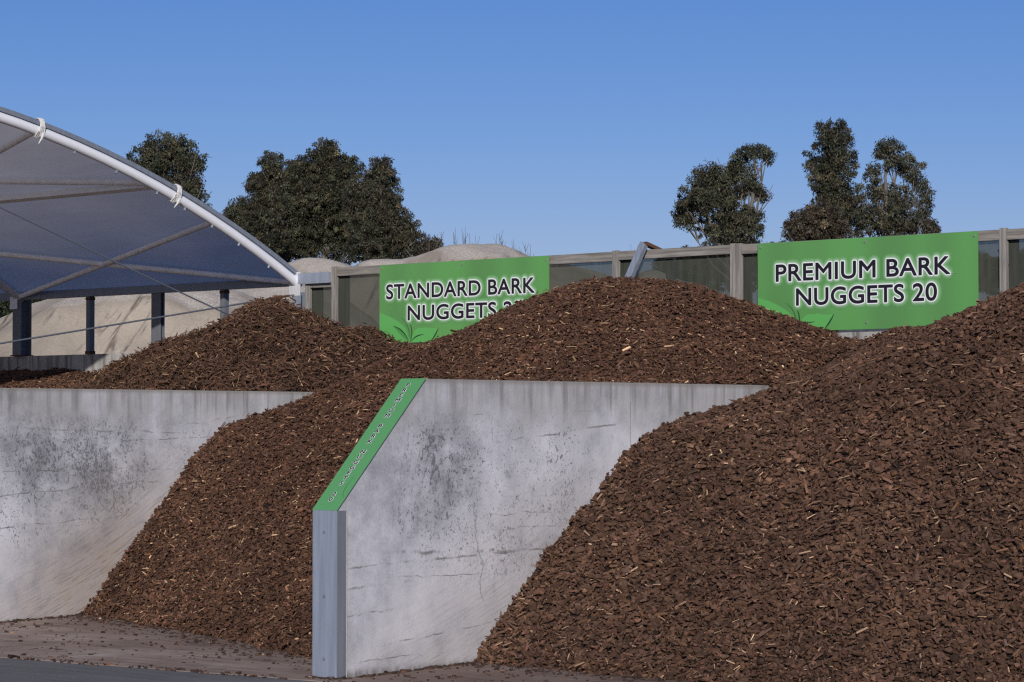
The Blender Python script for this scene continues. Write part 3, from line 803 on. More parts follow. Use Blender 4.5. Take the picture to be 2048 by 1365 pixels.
# wire ropes
def rope(a, b, nm):
    a, b = sh(a), sh(b)
    pts = [a.lerp(b, k / 12) - Vector((0, 0, 0.012 * math.sin(math.pi * k / 12))) for k in range(13)]
    return MB().tube(pts, 0.0085, 6).build(nm, M['cable'], shed, smooth=True)
rp = rope((S1, 6.38, 2.993), (S1, 6.38 - 3.639 * 2.6, 2.993 - 0.562 * 2.6), 'bracing_wire')
q = MB(); A, B = sh((S1, 6.30, 2.981)), sh((S1, 5.98, 2.931))
q.tube([A, A.lerp(B, .3), A.lerp(B, .32), A.lerp(B, .68), A.lerp(B, .7), B], [0.012, 0.012, 0.02, 0.02, 0.012, 0.012], 8)
q.build('turnbuckle', M['rust'], rp, smooth=True)
rope((S1, 6.36, 2.49), (S1, 6.36 - 3.628 * 1.35, 2.49 + 1.178 * 1.35), 'bracing_wire')

# ------------------------------------------------------------------ heaps: height fields through surveyed points
class Field:
    def __init__(self, pts):
        P = np.array(pts, float); self.xy = P[:, :2]; n = len(P)
        K = self._k(P[:, :2], P[:, :2]) + np.eye(n) * 2e-3
        A = np.zeros((n + 3, n + 3)); A[:n, :n] = K; A[:n, n] = 1; A[:n, n + 1:] = P[:, :2]; A[n:, :n] = A[:n, n:].T
        self.c = np.linalg.solve(A, np.r_[P[:, 2], 0, 0, 0])
    def _k(self, a, b):
        r2 = ((a[:, None] - b[None]) ** 2).sum(-1)
        return 0.5 * r2 * np.log(r2 + 1e-9)
    def __call__(self, q):
        n = len(self.xy)
        return self._k(q, self.xy) @ self.c[:n] + self.c[n] + q @ self.c[n + 1:]

def grid_noise(S, T, scale, seed, octaves=4):
    out = np.zeros(S.shape)
    for i in range(S.shape[0]):
        for j in range(S.shape[1]):
            out[i, j] = mnoise.fractal(Vector((S[i, j] * scale + seed, T[i, j] * scale, seed * 0.3)), 0.9, 2.1, octaves)
    return out

class Grid:
    def __init__(self, s0, s1, t0, t1, step, fn, namp, nscale, seed, shape=()):
        self.s0, self.t0, self.d = s0, t0, step
        ns, nt = int(round((s1 - s0) / step)) + 1, int(round((t1 - t0) / step)) + 1
        S, T = np.meshgrid(s0 + step * np.arange(ns), t0 + step * np.arange(nt), indexing='ij')
        H = fn(np.c_[S.ravel(), T.ravel()]).reshape(S.shape)
        H = H + namp * grid_noise(S, T, nscale, seed) + 0.016 * grid_noise(S, T, 7.0, seed + 5)
        for (a, b, d) in shape:                     # small local settling so the crest lines sit right
            H = H + d * np.exp(-((S - a) ** 2 + (T - b) ** 2) / 0.18)
        self.S, self.T, self.H = S, T, H
        self.gs, self.gt = np.gradient(H, step)
    def sample(self, A, s, t):
        x = np.clip((s - self.s0) / self.d, 0, A.shape[0] - 1.001); y = np.clip((t - self.t0) / self.d, 0, A.shape[1] - 1.001)
        i, j = x.astype(int), y.astype(int); a, b = x - i, y - j
        return A[i, j] * (1 - a) * (1 - b) + A[i + 1, j] * a * (1 - b) + A[i, j + 1] * (1 - a) * b + A[i + 1, j + 1] * a * b
    def mesh(self, name, keep):
        ns, nt = self.H.shape
        V = np.c_[self.S.ravel(), self.T.ravel(), self.H.ravel()]
        idx = np.arange(ns * nt).reshape(ns, nt)
        q = np.stack([idx[:-1, :-1], idx[1:, :-1], idx[1:, 1:], idx[:-1, 1:]], -1).reshape(-1, 4)
        k = keep(self.S, self.T, self.H).ravel()
        q = q[k[q].any(1)]
        used = np.unique(q); remap = -np.ones(len(V), int); remap[used] = np.arange(len(used))
        return V[used], remap[q]

def in_frame(s, t, z, margin=0.5):
    X = E0[0] + s * PD[0] + t * WD[0]; Y = E0[1] + s * PD[1] + t * WD[1]; Z = z - EYE
    c, sn = math.cos(TILT), math.sin(TILT)
    zc = c * Y + sn * Z; u = F_PX * X / zc / 1024; v = F_PX * (-sn * Y + c * Z) / zc / 682.5
    return (np.abs(u) < 1 + margin) & (np.abs(v) < 1 + margin)

def palette(n, base, spread, pale, red, pale_col, red_col):
    k = np.exp(rng.normal(0, spread, n))[:, None]
    c = np.array(base)[None] * k * (1 + rng.normal(0, 0.07, (n, 1)) * np.array([[0.5, 0.0, -0.8]]))
    r = rng.random(n)
    m = r < pale; c[m] = np.array(pale_col)[None] * np.exp(rng.normal(0, 0.35, (m.sum(), 1)))
    m = (r >= pale) & (r < pale + red); c[m] = np.array(red_col)[None] * np.exp(rng.normal(0, 0.22, (m.sum(), 1)))
    return np.clip(c, 0.002, 0.8), r < pale

def chips(pos, nrm, length, width, thick, tilt, colours, K=6, jag=0.28, flow=None):
    """N flat angular plates with K corners lying on a surface"""
    N = len(pos)
    n = nrm * 0.72 + np.array([[0, 0, 0.28]]) + rng.normal(0, 1, (N, 3)) * tilt[:, None]
    n /= np.linalg.norm(n, axis=1)[:, None]
    r = rng.normal(0, 1, (N, 3))
    if flow is not None: r = r * 0.8 + flow
    x = r - (r * n).sum(1)[:, None] * n; x /= np.linalg.norm(x, axis=1)[:, None]
    y = np.cross(n, x)
    a = (np.arange(K)[None] + rng.uniform(-0.3, 0.3, (N, K))) * 2 * math.pi / K
    rad = 1 + rng.uniform(-jag, jag, (N, K))
    if K == 4:
        a = (np.arange(4)[None] * math.pi / 2 + math.pi / 4) + rng.uniform(-0.12, 0.12, (N, 4)); rad = rad * 1.25
    lx = np.cos(a) * rad * length[:, None] / 2; ly = np.sin(a) * rad * width[:, None] / 2
    bend = (rng.uniform(-0.25, 0.25, N) * thick * 2)[:, None] * (2 * lx / length[:, None]) ** 2
    up = rng.uniform(0.55, 1.0, (N, K)) * thick[:, None]
    top = pos[:, None] + x[:, None] * lx[..., None] * 0.90 + y[:, None] * ly[..., None] * 0.88 + n[:, None] * (up + bend)[..., None]
    bot = pos[:, None] + x[:, None] * lx[..., None] + y[:, None] * ly[..., None] + n[:, None] * (bend - 0.3 * thick[:, None])[..., None]
    V = np.concatenate([bot, top], 1)                     # N, 2K, 3
    i = np.arange(K); j = (i + 1) % K
    sides = np.stack([i, j, j + K, i + K], -1).ravel()
    lp = np.r_[i + K, sides]
    loops = (np.arange(N)[:, None] * 2 * K + lp[None]).ravel()
    sizes = np.tile(np.r_[K, np.full(K, 4)], N)
    tone = np.repeat(colours, K + 1, 0)
    return V.reshape(-1, 3), loops, sizes, tone

def join(parts):
    V, Lp, Sz, Tn, b = [], [], [], [], 0
    for v, l, s, t in parts:
        V.append(v); Lp.append(l + b); Sz.append(s); Tn.append(t); b += len(v)
    return np.concatenate(V), np.concatenate(Lp), np.concatenate(Sz), np.concatenate(Tn)

def heap(name, label, grid, keep, spec, base, smin=None):
    """one heap: a bed surface with chips lying all over it, one mesh"""
    root_loc = W(*base)
    V, Q = grid.mesh(name, keep)
    bedV = V.copy(); bedV[:, 2] -= 0.012
    bed_tone = np.tile(np.array([[0.020, 0.012, 0.009]]), (len(Q), 1))
    parts = [(bedV, Q.ravel(), np.full(len(Q), 4), bed_tone)]
    smn, smx = grid.s0, grid.S.max(); tmn, tmx = grid.t0, grid.T.max()
    for sp in spec:
        area = (smx - smn) * (tmx - tmn)
        n0 = int(area * sp['density'] * 1.45)
        s = rng.uniform(smn, smx, n0); t = rng.uniform(tmn, tmx, n0)
        gs, gt = grid.sample(grid.gs, s, t), grid.sample(grid.gt, s, t)
        h = grid.sample(grid.H, s, t)
        ok = (rng.random(n0) < np.sqrt(1 + gs ** 2 + gt ** 2) / 1.45) & keep(s, t, h) & in_frame(s, t, h)
        if 'where' in sp: ok &= sp['where'](s, t, h)
        s, t, h, gs, gt = s[ok], t[ok], h[ok], gs[ok], gt[ok]
        n = len(s)
        nr = np.c_[-gs, -gt, np.ones(n)]; nr /= np.linalg.norm(nr, axis=1)[:, None]
        damp = np.array([mnoise.fractal(Vector((a * 1.3, b * 1.3, 2.0)), 1.0, 2.0, 3) for a, b in zip(s, t)]) if n else np.zeros(0)
        pos = np.c_[s, t, h] + nr * rng.normal(0, sp['lift'], n)[:, None]
        ln = sp['len'] * np.clip(np.exp(rng.normal(0, sp.get('lsd', 0.3), n)), 0.4, 1.7); wd = ln * np.clip(rng.normal(sp['asp'], sp['asp'] * 0.3, n), 0.06, 1.0)
        colr, pale = palette(n, sp['base'], sp['spread'], sp['pale'], sp['red'], sp['pale_col'], sp['red_col'])
        colr = colr * np.exp(0.30 * damp)[:, None]
        wd = np.where(pale, wd * 0.55, wd)
        th = np.clip(wd * sp.get('thk', 0.32), 0.003, 0.02)
        tl = np.abs(rng.normal(sp['tilt'], sp['tilt'] * 0.5, n))
        flow = np.tile(np.array(sp.get('flow', (1.0, 0, 0)))[None], (n, 1)) * rng.choice([-1, 1], n)[:, None]
        parts.append(chips(pos, nr, ln, wd, th, tl, colr, sp.get('K', 6), sp.get('jag', 0.28), flow))
    V, Lp, Sz, Tn = join(parts)
    V = V - np.array([base[0], base[1], base[2]])[None]
    me = np_mesh(name, V, Lp, Sz, {"tone": Tn})
    o = link(name, me, M['chip'], None, root_loc, -YAW)
    tag(o, label, 'bark heap', 'bark heaps in the bays')
    return o

mid_shape = [(-5.55, 6.30, -0.116), (-4.50, 5.70, -0.087), (-3.90, 5.40, -0.045), (-3.75, 5.40, -0.044), (-3.60, 5.55, -0.046), (-3.60, 5.70, -0.038), (-3.15, 5.40, -0.061), (-3.15, 5.70, -0.022), (-3.00, 5.70, -0.020), (-2.55, 6.00, -0.009), (-2.10, 6.00, -0.027), (-1.65, 6.15, -0.026), (-1.50, 6.30, -0.039), (-1.05, 6.30, -0.074), (-0.75, 6.30, -0.034), (-0.45, 6.30, -0.173), (-4.20, 5.85, -0.056), (-3.30, 5.10, 0.041), (-3.90, 6.00, 0.011), (-3.60, 5.85, -0.015), (-3.45, 6.00, -0.019), (-3.60, 4.80, -0.019), (-3.45, 4.80, -0.015), (-3.30, 4.95, -0.046), (-2.10, 6.15, -0.014), (-1.20, 6.00, -0.010), (-0.60, 6.15, 0.008), (-5.10, 6.30, -0.045), (-4.05, 4.80, -0.013), (-3.90, 5.10, -0.022), (-0.45, 6.00, 0.085), (-4.20, 4.95, -0.009), (-4.65, 6.00, -0.020), (-4.20, 5.55, -0.007), (-0.30, 6.15, -0.034), (-3.45, 5.10, -0.019)]
right_shape = [(0.00, 5.85, -0.112), (0.15, 5.85, 0.105), (0.45, 5.85, -0.010), (1.20, 4.95, -0.031), (1.35, 5.10, -0.035), (1.50, 5.10, -0.026), (1.65, 5.25, -0.020), (2.25, 4.65, -0.051), (2.40, 4.65, -0.015), (-0.15, 6.15, -0.049), (1.50, 4.50, -0.028), (1.65, 4.80, -0.024), (1.80, 4.65, -0.009), (1.95, 4.80, -0.010), (2.10, 4.95, -0.010), (0.60, 5.85, -0.058), (1.05, 5.70, -0.026), (2.25, 4.35, -0.021), (1.05, 5.40, -0.017), (1.95, 4.35, 0.024), (1.35, 5.25, -0.008)]
left_shape = [(-9.90, 5.70, -0.155), (-9.75, 5.85, 0.110), (-9.00, 5.70, -0.035), (-9.15, 5.85, -0.051), (-9.00, 5.85, -0.018), (-8.40, 5.70, -0.109), (-8.25, 5.85, -0.044), (-7.80, 5.70, -0.029), (-7.65, 5.85, -0.029), (-7.50, 6.00, -0.021), (-7.35, 6.00, -0.033), (-7.05, 6.00, -0.021), (-7.05, 6.15, 0.064), (-6.90, 6.30, -0.094), (-6.60, 6.45, 0.013), (-5.70, 6.15, -0.023), (-5.55, 6.15, -0.080), (-5.55, 6.30, -0.182), (-9.45, 5.40, -0.084), (-9.00, 5.25, -0.008), (-8.85, 5.55, -0.017), (-8.55, 5.55, 0.197), (-8.10, 5.85, -0.009), (-7.20, 5.40, -0.152), (-7.20, 5.70, 0.209), (-7.20, 5.85, -0.142), (-6.45, 5.85, -0.033), (-9.90, 5.85, -0.084), (-7.95, 5.25, -0.023), (-7.80, 5.40, -0.006), (-8.85, 4.95, -0.058), (-8.40, 5.25, -0.014), (-6.15, 6.45, -0.016), (-5.85, 6.45, 0.039), (-8.55, 5.40, -0.123), (-9.75, 5.55, -0.028)]
# middle heap -------------------------------------------------------
mid_pts = [(-5.5, 1.7, -0.55), (-5.5, 2.30, 0.08), (-5.5, 2.52, 0.32), (-5.5, 3.18, 1.03), (-5.5, 3.58, 1.46), (-5.5, 3.87, 1.65), (-5.5, 4.23, 1.72), (-5.5, 4.53, 1.755), (-5.5, 4.9, 1.785), (-5.5, 5.28, 1.90), (-5.5, 5.5, 2.02),
           (-5.35, 6.0, 2.40), (-4.77, 6.0, 2.531), (-4.38, 6.0, 2.695), (-4.0, 6.0, 2.815), (-3.51, 6.0, 2.935), (-3.03, 6.0, 2.985), (-2.54, 6.0, 2.985), (-2.06, 6.0, 2.937), (-1.61, 6.0, 2.835), (-1.24, 6.0, 2.729), (-0.82, 6.0, 2.61), (-0.46, 6.0, 2.50), (-0.21, 6.0, 2.40),
           (-4.15, 1.3, -0.5), (-4.15, 1.89, 0.05), (-4.15, 3.2, 1.30), (-4.15, 3.8, 1.80), (-4.1, 5.0, 2.45),
           (-2.79, 0.9, -0.5), (-2.79, 1.49, 0.05), (-2.79, 2.8, 1.28), (-2.79, 3.5, 1.85), (-2.7, 4.8, 2.62),
           (-1.34, 0.3, -0.5), (-1.34, 0.92, 0.03), (-1.34, 2.2, 1.22), (-1.34, 3.0, 1.80), (-1.3, 4.5, 2.33),
           (-0.21, 0.1, -0.45), (-0.21, 0.62, 0.03), (-0.21, 1.9, 1.18), (-0.21, 2.7, 1.72), (-0.21, 4.0, 1.95), (-0.21, 5.0, 2.14),
           (-2.7, 6.4, 2.93), (-4.4, 6.4, 2.66), (-1.0, 6.4, 2.66), (-5.75, 6.0, 2.38), (-5.75, 5.4, 1.95), (0.0, 6.0, 2.38), (0.0, 5.0, 2.05)]
NUG = dict(asp=0.50, lift=0.014, spread=0.30, tilt=0.40, lsd=0.25, thk=0.42)
g_mid = Grid(-5.75, 0.0, 0.2, L - 0.05, 0.05, Field(mid_pts), 0.045, 2.3, 3.0, mid_shape)
def keep_mid(s, t, h):
    inb = (s > -5.49) & (s < -TH - 0.01)
    over = (h > TOPZ + 0.01)
    return (h > 0.005 + 0.025 * np.clip(t, 0, 9)) & (inb | over)
pm = dict(pale_col=(0.42, 0.27, 0.155), red_col=(0.120, 0.054, 0.033))
heap('bark_heap', 'reddish brown bark heap filling the bay between the two concrete walls', g_mid, keep_mid,
     [dict(dict(NUG, density=3000, len=0.033, base=(0.086, 0.0435, 0.0262), pale=0.026, red=0.07), **pm),
      dict(dict(NUG, density=760, len=0.056, base=(0.108, 0.057, 0.034), pale=0.16, red=0.12), **dict(pm, asp=0.20, lift=0.016, spread=0.4, tilt=0.35, K=4, jag=0.15)),
      dict(dict(NUG, density=900, len=0.022, base=(0.075, 0.040, 0.026), pale=0.02, red=0.08), **pm)], (-2.85, 3.5, 0.0))

# front right heap --------------------------------------------------
right_pts = [(0.0, 0.7, -0.5), (0.0, 1.288, 0.02), (0.0, 1.566, 0.355), (0.0, 2.246, 0.926), (0.0, 2.628, 1.187), (0.0, 3.022, 1.529), (0.0, 3.427, 1.655), (0.0, 3.965, 1.765), (0.0, 4.749, 1.925), (0.0, 5.1, 2.03), (0.0, 5.4, 2.12),
             (-0.247, 6.2, 2.34), (-0.057, 6.11, 2.408), (0.354, 5.91, 2.454), (0.718, 5.72, 2.448), (1.04, 5.56, 2.494), (1.25, 5.45, 2.562), (1.595, 5.27, 2.63), (1.832, 5.14, 2.685), (2.085, 5.0, 2.738), (2.423, 4.81, 2.80), (3.0, 4.7, 2.88),
             (1.2, 0.6, -0.55), (1.2, 1.20, 0.02), (1.2, 2.3, 0.98), (1.2, 3.2, 1.70), (1.2, 4.2, 2.18),
             (2.7, 0.5, -0.55), (2.7, 1.15, 0.02), (2.7, 2.3, 1.05), (2.7, 3.2, 1.84), (2.7, 4.0, 2.45),
             (4.2, 0.5, -0.5), (4.2, 1.15, 0.02), (4.2, 2.4, 1.05), (4.2, 3.4, 1.84), (4.2, 4.6, 2.5),
             (0.4, 6.4, 2.34), (1.2, 6.4, 2.36), (2.4, 6.4, 2.45), (4.2, 6.4, 2.4), (5.2, 1.3, -0.1), (5.2, 3.4, 1.45), (5.2, 5.5, 2.1), (6.3, 1.3, -0.6), (6.3, 3.4, 0.5), (6.3, 5.5, 1.1), (7.3, 3.4, -0.5), (7.3, 5.5, 0.0), (7.3, 1.0, -1.2), (-0.3, 5.2, 1.98)]
g_right = Grid(-0.3, 7.3, 0.4, L - 0.05, 0.05, Field(right_pts), 0.05, 2.0, 11.0, right_shape)
def keep_right(s, t, h):
    inb = (s > 0.012)
    over = (h > TOPZ + 0.01)
    return (h > 0.005 + 0.025 * np.clip(t, 0, 9)) & (inb | over)
pr = dict(pale_col=(0.36, 0.235, 0.145), red_col=(0.112, 0.056, 0.038))
heap('bark_heap', 'dark brown bark heap of coarse nuggets, nearest to the viewer', g_right, keep_right,
     [dict(dict(NUG, density=2500, len=0.041, base=(0.090, 0.0485, 0.0305), pale=0.014, red=0.06), **pr),
      dict(dict(NUG, density=460, len=0.066, base=(0.115, 0.064, 0.040), pale=0.16, red=0.10), **dict(pr, asp=0.17, lift=0.018, spread=0.4, tilt=0.30, K=4, jag=0.15)),
      dict(dict(NUG, density=900, len=0.024, base=(0.080, 0.043, 0.027), pale=0.015, red=0.06), **pr)], (2.6, 3.5, 0.0))

# left heap: shredded bark --------------------------------------------
left_sil = [(-10.599, 2.075), (-10.231, 2.114), (-10.004, 2.244), (-9.507, 2.369), (-9.262, 2.406), (-9.182, 2.50), (-8.861, 2.534), (-8.157, 2.702), (-7.852, 2.785), (-7.626, 2.879), (-7.071, 2.902), (-6.817, 2.84), (-6.531, 2.709), (-6.109, 2.65), (-5.80, 2.60), (-5.50, 2.52)]
left_pts = [(s, 6.0, z) for s, z in left_sil] + [(s, 5.0, z - 0.45 - 0.05 * math.sin(3 * s)) for s, z in left_sil[::2]] + [(s, 4.0, z - 1.05) for s, z in left_sil[::2]] + [(s, 2.6, z - 2.2) for s, z in left_sil[::3]]
left_pts += [(-7.3, 6.38, 2.80), (-8.6, 6.38, 2.45), (-10.0, 6.38, 2.15), (-6.2, 6.38, 2.58), (-11.2, 6.0, 1.95), (-11.2, 5.0, 1.5), (-11.2, 3.0, 0.0), (-5.71, 5.2, 1.93), (-5.71, 4.4, 1.70), (-5.71, 3.2, 0.8)]
g_left = Grid(-11.2, -5.45, 2.0, L - 0.02, 0.04, Field(left_pts), 0.085, 2.6, 23.0, left_shape)
def keep_left(s, t, h):
    inb = (s < -5.72)
    return (h > 0.1) & (inb | (h > TOPZ + 0.01)) & (s > -11.19)
pl_ = dict(pale_col=(0.34, 0.22, 0.125), red_col=(0.12, 0.055, 0.035))
vis = lambda s, t, h: (t > 3.6)
heap('bark_heap', 'shaggy dark heap of shredded bark under and beside the shed', g_left, keep_left,
     [dict(density=3600, len=0.058, asp=0.15, lift=0.026, spread=0.34, tilt=0.55, lsd=0.4, K=4, jag=0.12, thk=0.5, base=(0.082, 0.045, 0.028), pale=0.07, red=0.06, where=vis, **pl_),
      dict(density=1800, len=0.030, asp=0.5, lift=0.018, spread=0.4, tilt=0.45, base=(0.072, 0.038, 0.024), pale=0.02, red=0.08, where=vis, **pl_)], (-8.45, 4.5, 0.0))

# low heap in the far bay --------------------------------------------
low_pts = [(-16, 6.2, 2.24), (-13, 6.2, 2.25), (-11.93, 6.2, 2.235), (-11.2, 6.2, 2.237), (-10.4, 6.2, 2.19), (-16, 5.2, 2.02), (-13, 5.2, 2.0), (-11, 5.2, 1.98), (-10.3, 5.2, 1.75), (-13, 3.5, 1.1), (-16, 3.5, 1.1), (-11, 3.5, 0.9)]
g_low = Grid(-14.0, -10.25, 3.8, L - 0.02, 0.05, Field(low_pts), 0.03, 2.0, 31.0)
heap('bark_heap', 'low flat heap of fine reddish bark at the far left against the back wall', g_low, lambda s, t, h: (h > 0.1) & (t > 3.7),
     [dict(density=3000, len=0.030, asp=0.4, lift=0.010, spread=0.35, tilt=0.30, base=(0.10, 0.053, 0.033), pale=0.03, red=0.10, **pl_)], (-12.2, 5.0, 0.0))

# ------------------------------------------------------------------ loose bark on the floor
n0 = 22000
s = rng.uniform(-8.5, 4.0, n0); t = rng.uniform(-0.5, 2.6, n0)
toe = np.where(s < -0.1, np.interp(s, [-5.6, -4.15, -2.79, -1.34, -0.2], [2.3, 1.89, 1.49, 0.92, 0.62]), 1.22)
edge = -0.14 + 0.092 * np.minimum(s, 0.6)
dtoe = toe - t
pr_ = np.exp(-np.abs(dtoe) / 0.13) * 1.6 + 0.05 + 1.3 * np.exp(-np.abs(t - edge) / 0.03)
cl = np.array([mnoise.noise(Vector((a * 1.1, b * 2.2, 4.0))) for a, b in zip(s, t)])
pr_ = pr_ + 0.4 * np.clip(cl - 0.1, 0, 1)
pr_ = np.where((s > -5.6) & (s < -5.0) & (np.abs(s + 5.42) < 0.10), 0.55, pr_)
ok = (rng.random(n0) < pr_) & (t > edge - 0.05) & ((s > 0.02) | (s < -TH - 0.03)) & ((s > -5.48) | (s < -5.75)) & (dtoe > -0.3)
s, t = s[ok], t[ok]
extra_s = np.r_[rng.uniform(-5.5, -5.42, 260), 0.02 + np.abs(rng.normal(0, 0.03, 200)), rng.uniform(-TH - 0.02, 0.02, 40)]
extra_t = np.r_[rng.uniform(0.2, 2.4, 260), rng.uniform(0.0, 1.3, 200), -0.02 - np.abs(rng.normal(0, 0.03, 40))]
s = np.r_[s, extra_s]; t = np.r_[t, extra_t]
n = len(s)
zf = 0.012 + 0.025 * np.clip(t, 0, 9); zf = np.where(t < -0.14 + 0.092 * np.minimum(s, 0.6), 0.007, zf)
ln = 0.024 * np.exp(rng.normal(0, 0.45, n)); wd = ln * rng.uniform(0.25, 0.7, n)
colr, pale = palette(n, (0.046, 0.029, 0.022), 0.35, 0.02, 0.06, (0.36, 0.235, 0.145), (0.13, 0.06, 0.04))
V, Lp, Sz, Tn = chips(np.c_[s, t, zf + 0.003], np.tile(np.array([[0, 0, 1.0]]), (n, 1)), ln, wd, np.clip(wd * 0.4, 0.003, 0.014), np.full(n, 0.12), colr)
lit = link('bark_litter', np_mesh('bark_litter', V, Lp, Sz, {"tone": Tn}), M['chip'], None, W(0, 0, 0), -YAW)
tag(lit, 'loose bark chips scattered over the bay floor', 'bark litter', kind='stuff')

# ------------------------------------------------------------------ sand heaps behind the back wall
def sand_pile(crest, Yc, label, slope=0.72, seed=0.0, flat=0.5, tail=9.0):
    """crest = (x, z) profile seen from the yard; a windrow Yc metres away"""
    cx = np.array([q[0] for q in crest]); cz = np.array([q[1] for q in crest])
    x0, x1 = cx.min(), cx.max(); ext = max(cz) / slope
    nx, ny = int((x1 - x0 + 2 * ext) / 0.16), int(2 * tail / 0.16)
    X, Y = np.meshgrid(np.linspace(x0 - ext, x1 + ext, nx), np.linspace(-tail, tail, ny), indexing='ij')
    base = np.interp(X, cx, cz)
    base = np.where(X < x0, cz[0] - (x0 - X) * slope, np.where(X > x1, cz[-1] - (X - x1) * slope, base))
    ww = np.array([[mnoise.fractal(Vector((a * 0.35 + seed, b * 0.35, seed)), 1.0, 2.0, 3) for b in Y[0]] for a in X[:, 0]])
    fall = np.maximum(np.abs(Y + 0.9 * ww) - flat, 0)
    fall = np.sqrt(fall ** 2 + 0.09) - 0.3
    H = base - 0.28 * np.minimum(fall, 1.5) - slope * np.maximum(fall - 1.5, 0)
    lump = np.array([[mnoise.fractal(Vector((a * 1.6 + seed, b * 1.6, seed)), 0.9, 2.1, 4) for b in Y[0]] for a in X[:, 0]])
    gul = np.array([[mnoise.fractal(Vector(((a + 0.35 * b) * 2.6 + seed, b * 0.25, seed)), 0.9, 2.1, 3) for b in Y[0]] for a in X[:, 0]])
    H = H + 0.055 * lump + 0.075 * gul * np.clip(fall, 0, 1)
    keep = H > -0.1
    idx = np.arange(nx * ny).reshape(nx, ny)
    q = np.stack([idx[:-1, :-1], idx[1:, :-1], idx[1:, 1:], idx[:-1, 1:]], -1).reshape(-1, 4)
    q = q[keep.ravel()[q].any(1)]
    V = np.c_[X.ravel() - cx.mean(), Y.ravel(), np.maximum(H.ravel(), -0.15)]
    used = np.unique(q); rm = -np.ones(len(V), int); rm[used] = np.arange(len(used))
    me = np_mesh('sand_pile', V[used], rm[q].ravel(), np.full(len(q), 4), None, True)
    o = link('sand_pile', me, M['sand'], None, (cx.mean(), Yc, 0))
    tag(o, label, 'sand pile', 'sand piles beyond the back wall')
sand_pile([(-13, 3.0), (-9.2, 2.95), (-8.6, 3.2), (-8.198, 3.386), (-7.719, 3.611), (-7.399, 3.675), (-7.239, 3.731), (-6.879, 3.843), (-6.519, 3.883), (-6.327, 3.859), (-5.999, 3.899), (-5.558, 3.923), (-4.837, 3.883), (-4.196, 3.771), (-3.2, 3.3)], 44.0, 'broad pale sand pile seen below the shed eave, streaked by slides', seed=1.0)
sand_pile([(-6.6, 3.9), (-6.095, 4.176), (-5.622, 4.346), (-5.149, 4.432), (-4.582, 4.46), (-4.014, 4.488), (-3.3, 4.2)], 54.0, 'sand pile just showing between shed eave and the broad front sand pile', seed=5.0)
sand_pile([(-5.6, 5.0), (-5.069, 5.275), (-4.632, 5.385), (-4.195, 5.395), (-3.758, 5.319), (-3.376, 5.188), (-3.0, 5.02)], 61.5, 'small rounded sand mound right beside the foot of the white arch', seed=9.0)
sand_pile([(-3.6, 4.75), (-3.303, 4.931), (-2.998, 5.064), (-2.641, 5.105), (-2.284, 5.095), (-1.774, 5.207), (-1.265, 5.37), (-0.755, 5.422), (-0.245, 5.411), (0.163, 5.289), (0.418, 5.17), (1.081, 5.03), (2.049, 4.799), (2.813, 4.523)], 57.0, 'highest sand pile rising behind the sign with its lower corner buried', seed=14.0)
sand_pile([(1.6, 3.9), (2.018, 4.244), (2.237, 4.375), (2.456, 4.454), (2.674, 4.393), (3.023, 4.244), (3.46, 4.113), (4.2, 3.8)], 48.5, 'sand pile showing dimly through the netting above the middle heap', seed=20.0, flat=0.3)

# ------------------------------------------------------------------ trees
def leaf_cloud(centres, sizes, per, leaf_len, leaf_wid, base, spread, droop=0.8):
    """leaf sprays hanging round the given centres: N quads with a colour each"""
    n = len(centres); k = per
    c = np.repeat(centres, k, 0); sz = np.repeat(sizes, k, 0)
    N = len(c)
    off = rng.normal(0, 1, (N, 3)); off /= np.maximum(1.0, np.linalg.norm(off, axis=1)[:, None] / 1.7)
    p = c + off * sz * 0.5 * np.array([[1, 1, 0.85]])
    d = rng.normal(0, 1, (N, 3)) * 0.75; d[:, 2] -= droop; d /= np.linalg.norm(d, axis=1)[:, None]
    r = rng.normal(0, 1, (N, 3)); w = np.cross(d, r); w /= np.linalg.norm(w, axis=1)[:, None]
    ln = leaf_len * np.exp(rng.normal(0, 0.25, N))[:, None]; wd = leaf_wid * np.exp(rng.normal(0, 0.25, N))[:, None]
    a = p; b = p + d * ln * 0.45 + w * wd * 0.5; e = p + d * ln; f = p + d * ln * 0.45 - w * wd * 0.5
    V = np.stack([a, b, e, f], 1).reshape(-1, 3)
    clump = np.repeat(np.exp(rng.normal(0, 0.42, n)), k)
    warm = np.repeat(np.clip(rng.normal(0.15, 0.3, n), 0, 1), k)[:, None]
    tone = 1.12 * np.array([[0.98, 1.06, 1.0]]) * (np.array(base)[None] * (1 - warm) + np.array([[0.085, 0.058, 0.036]]) * warm) * (clump * np.exp(rng.normal(0, spread, N)))[:, None]
    return V, np.arange(N * 4), np.full(N, 4), np.clip(tone, 0.004, 0.5)

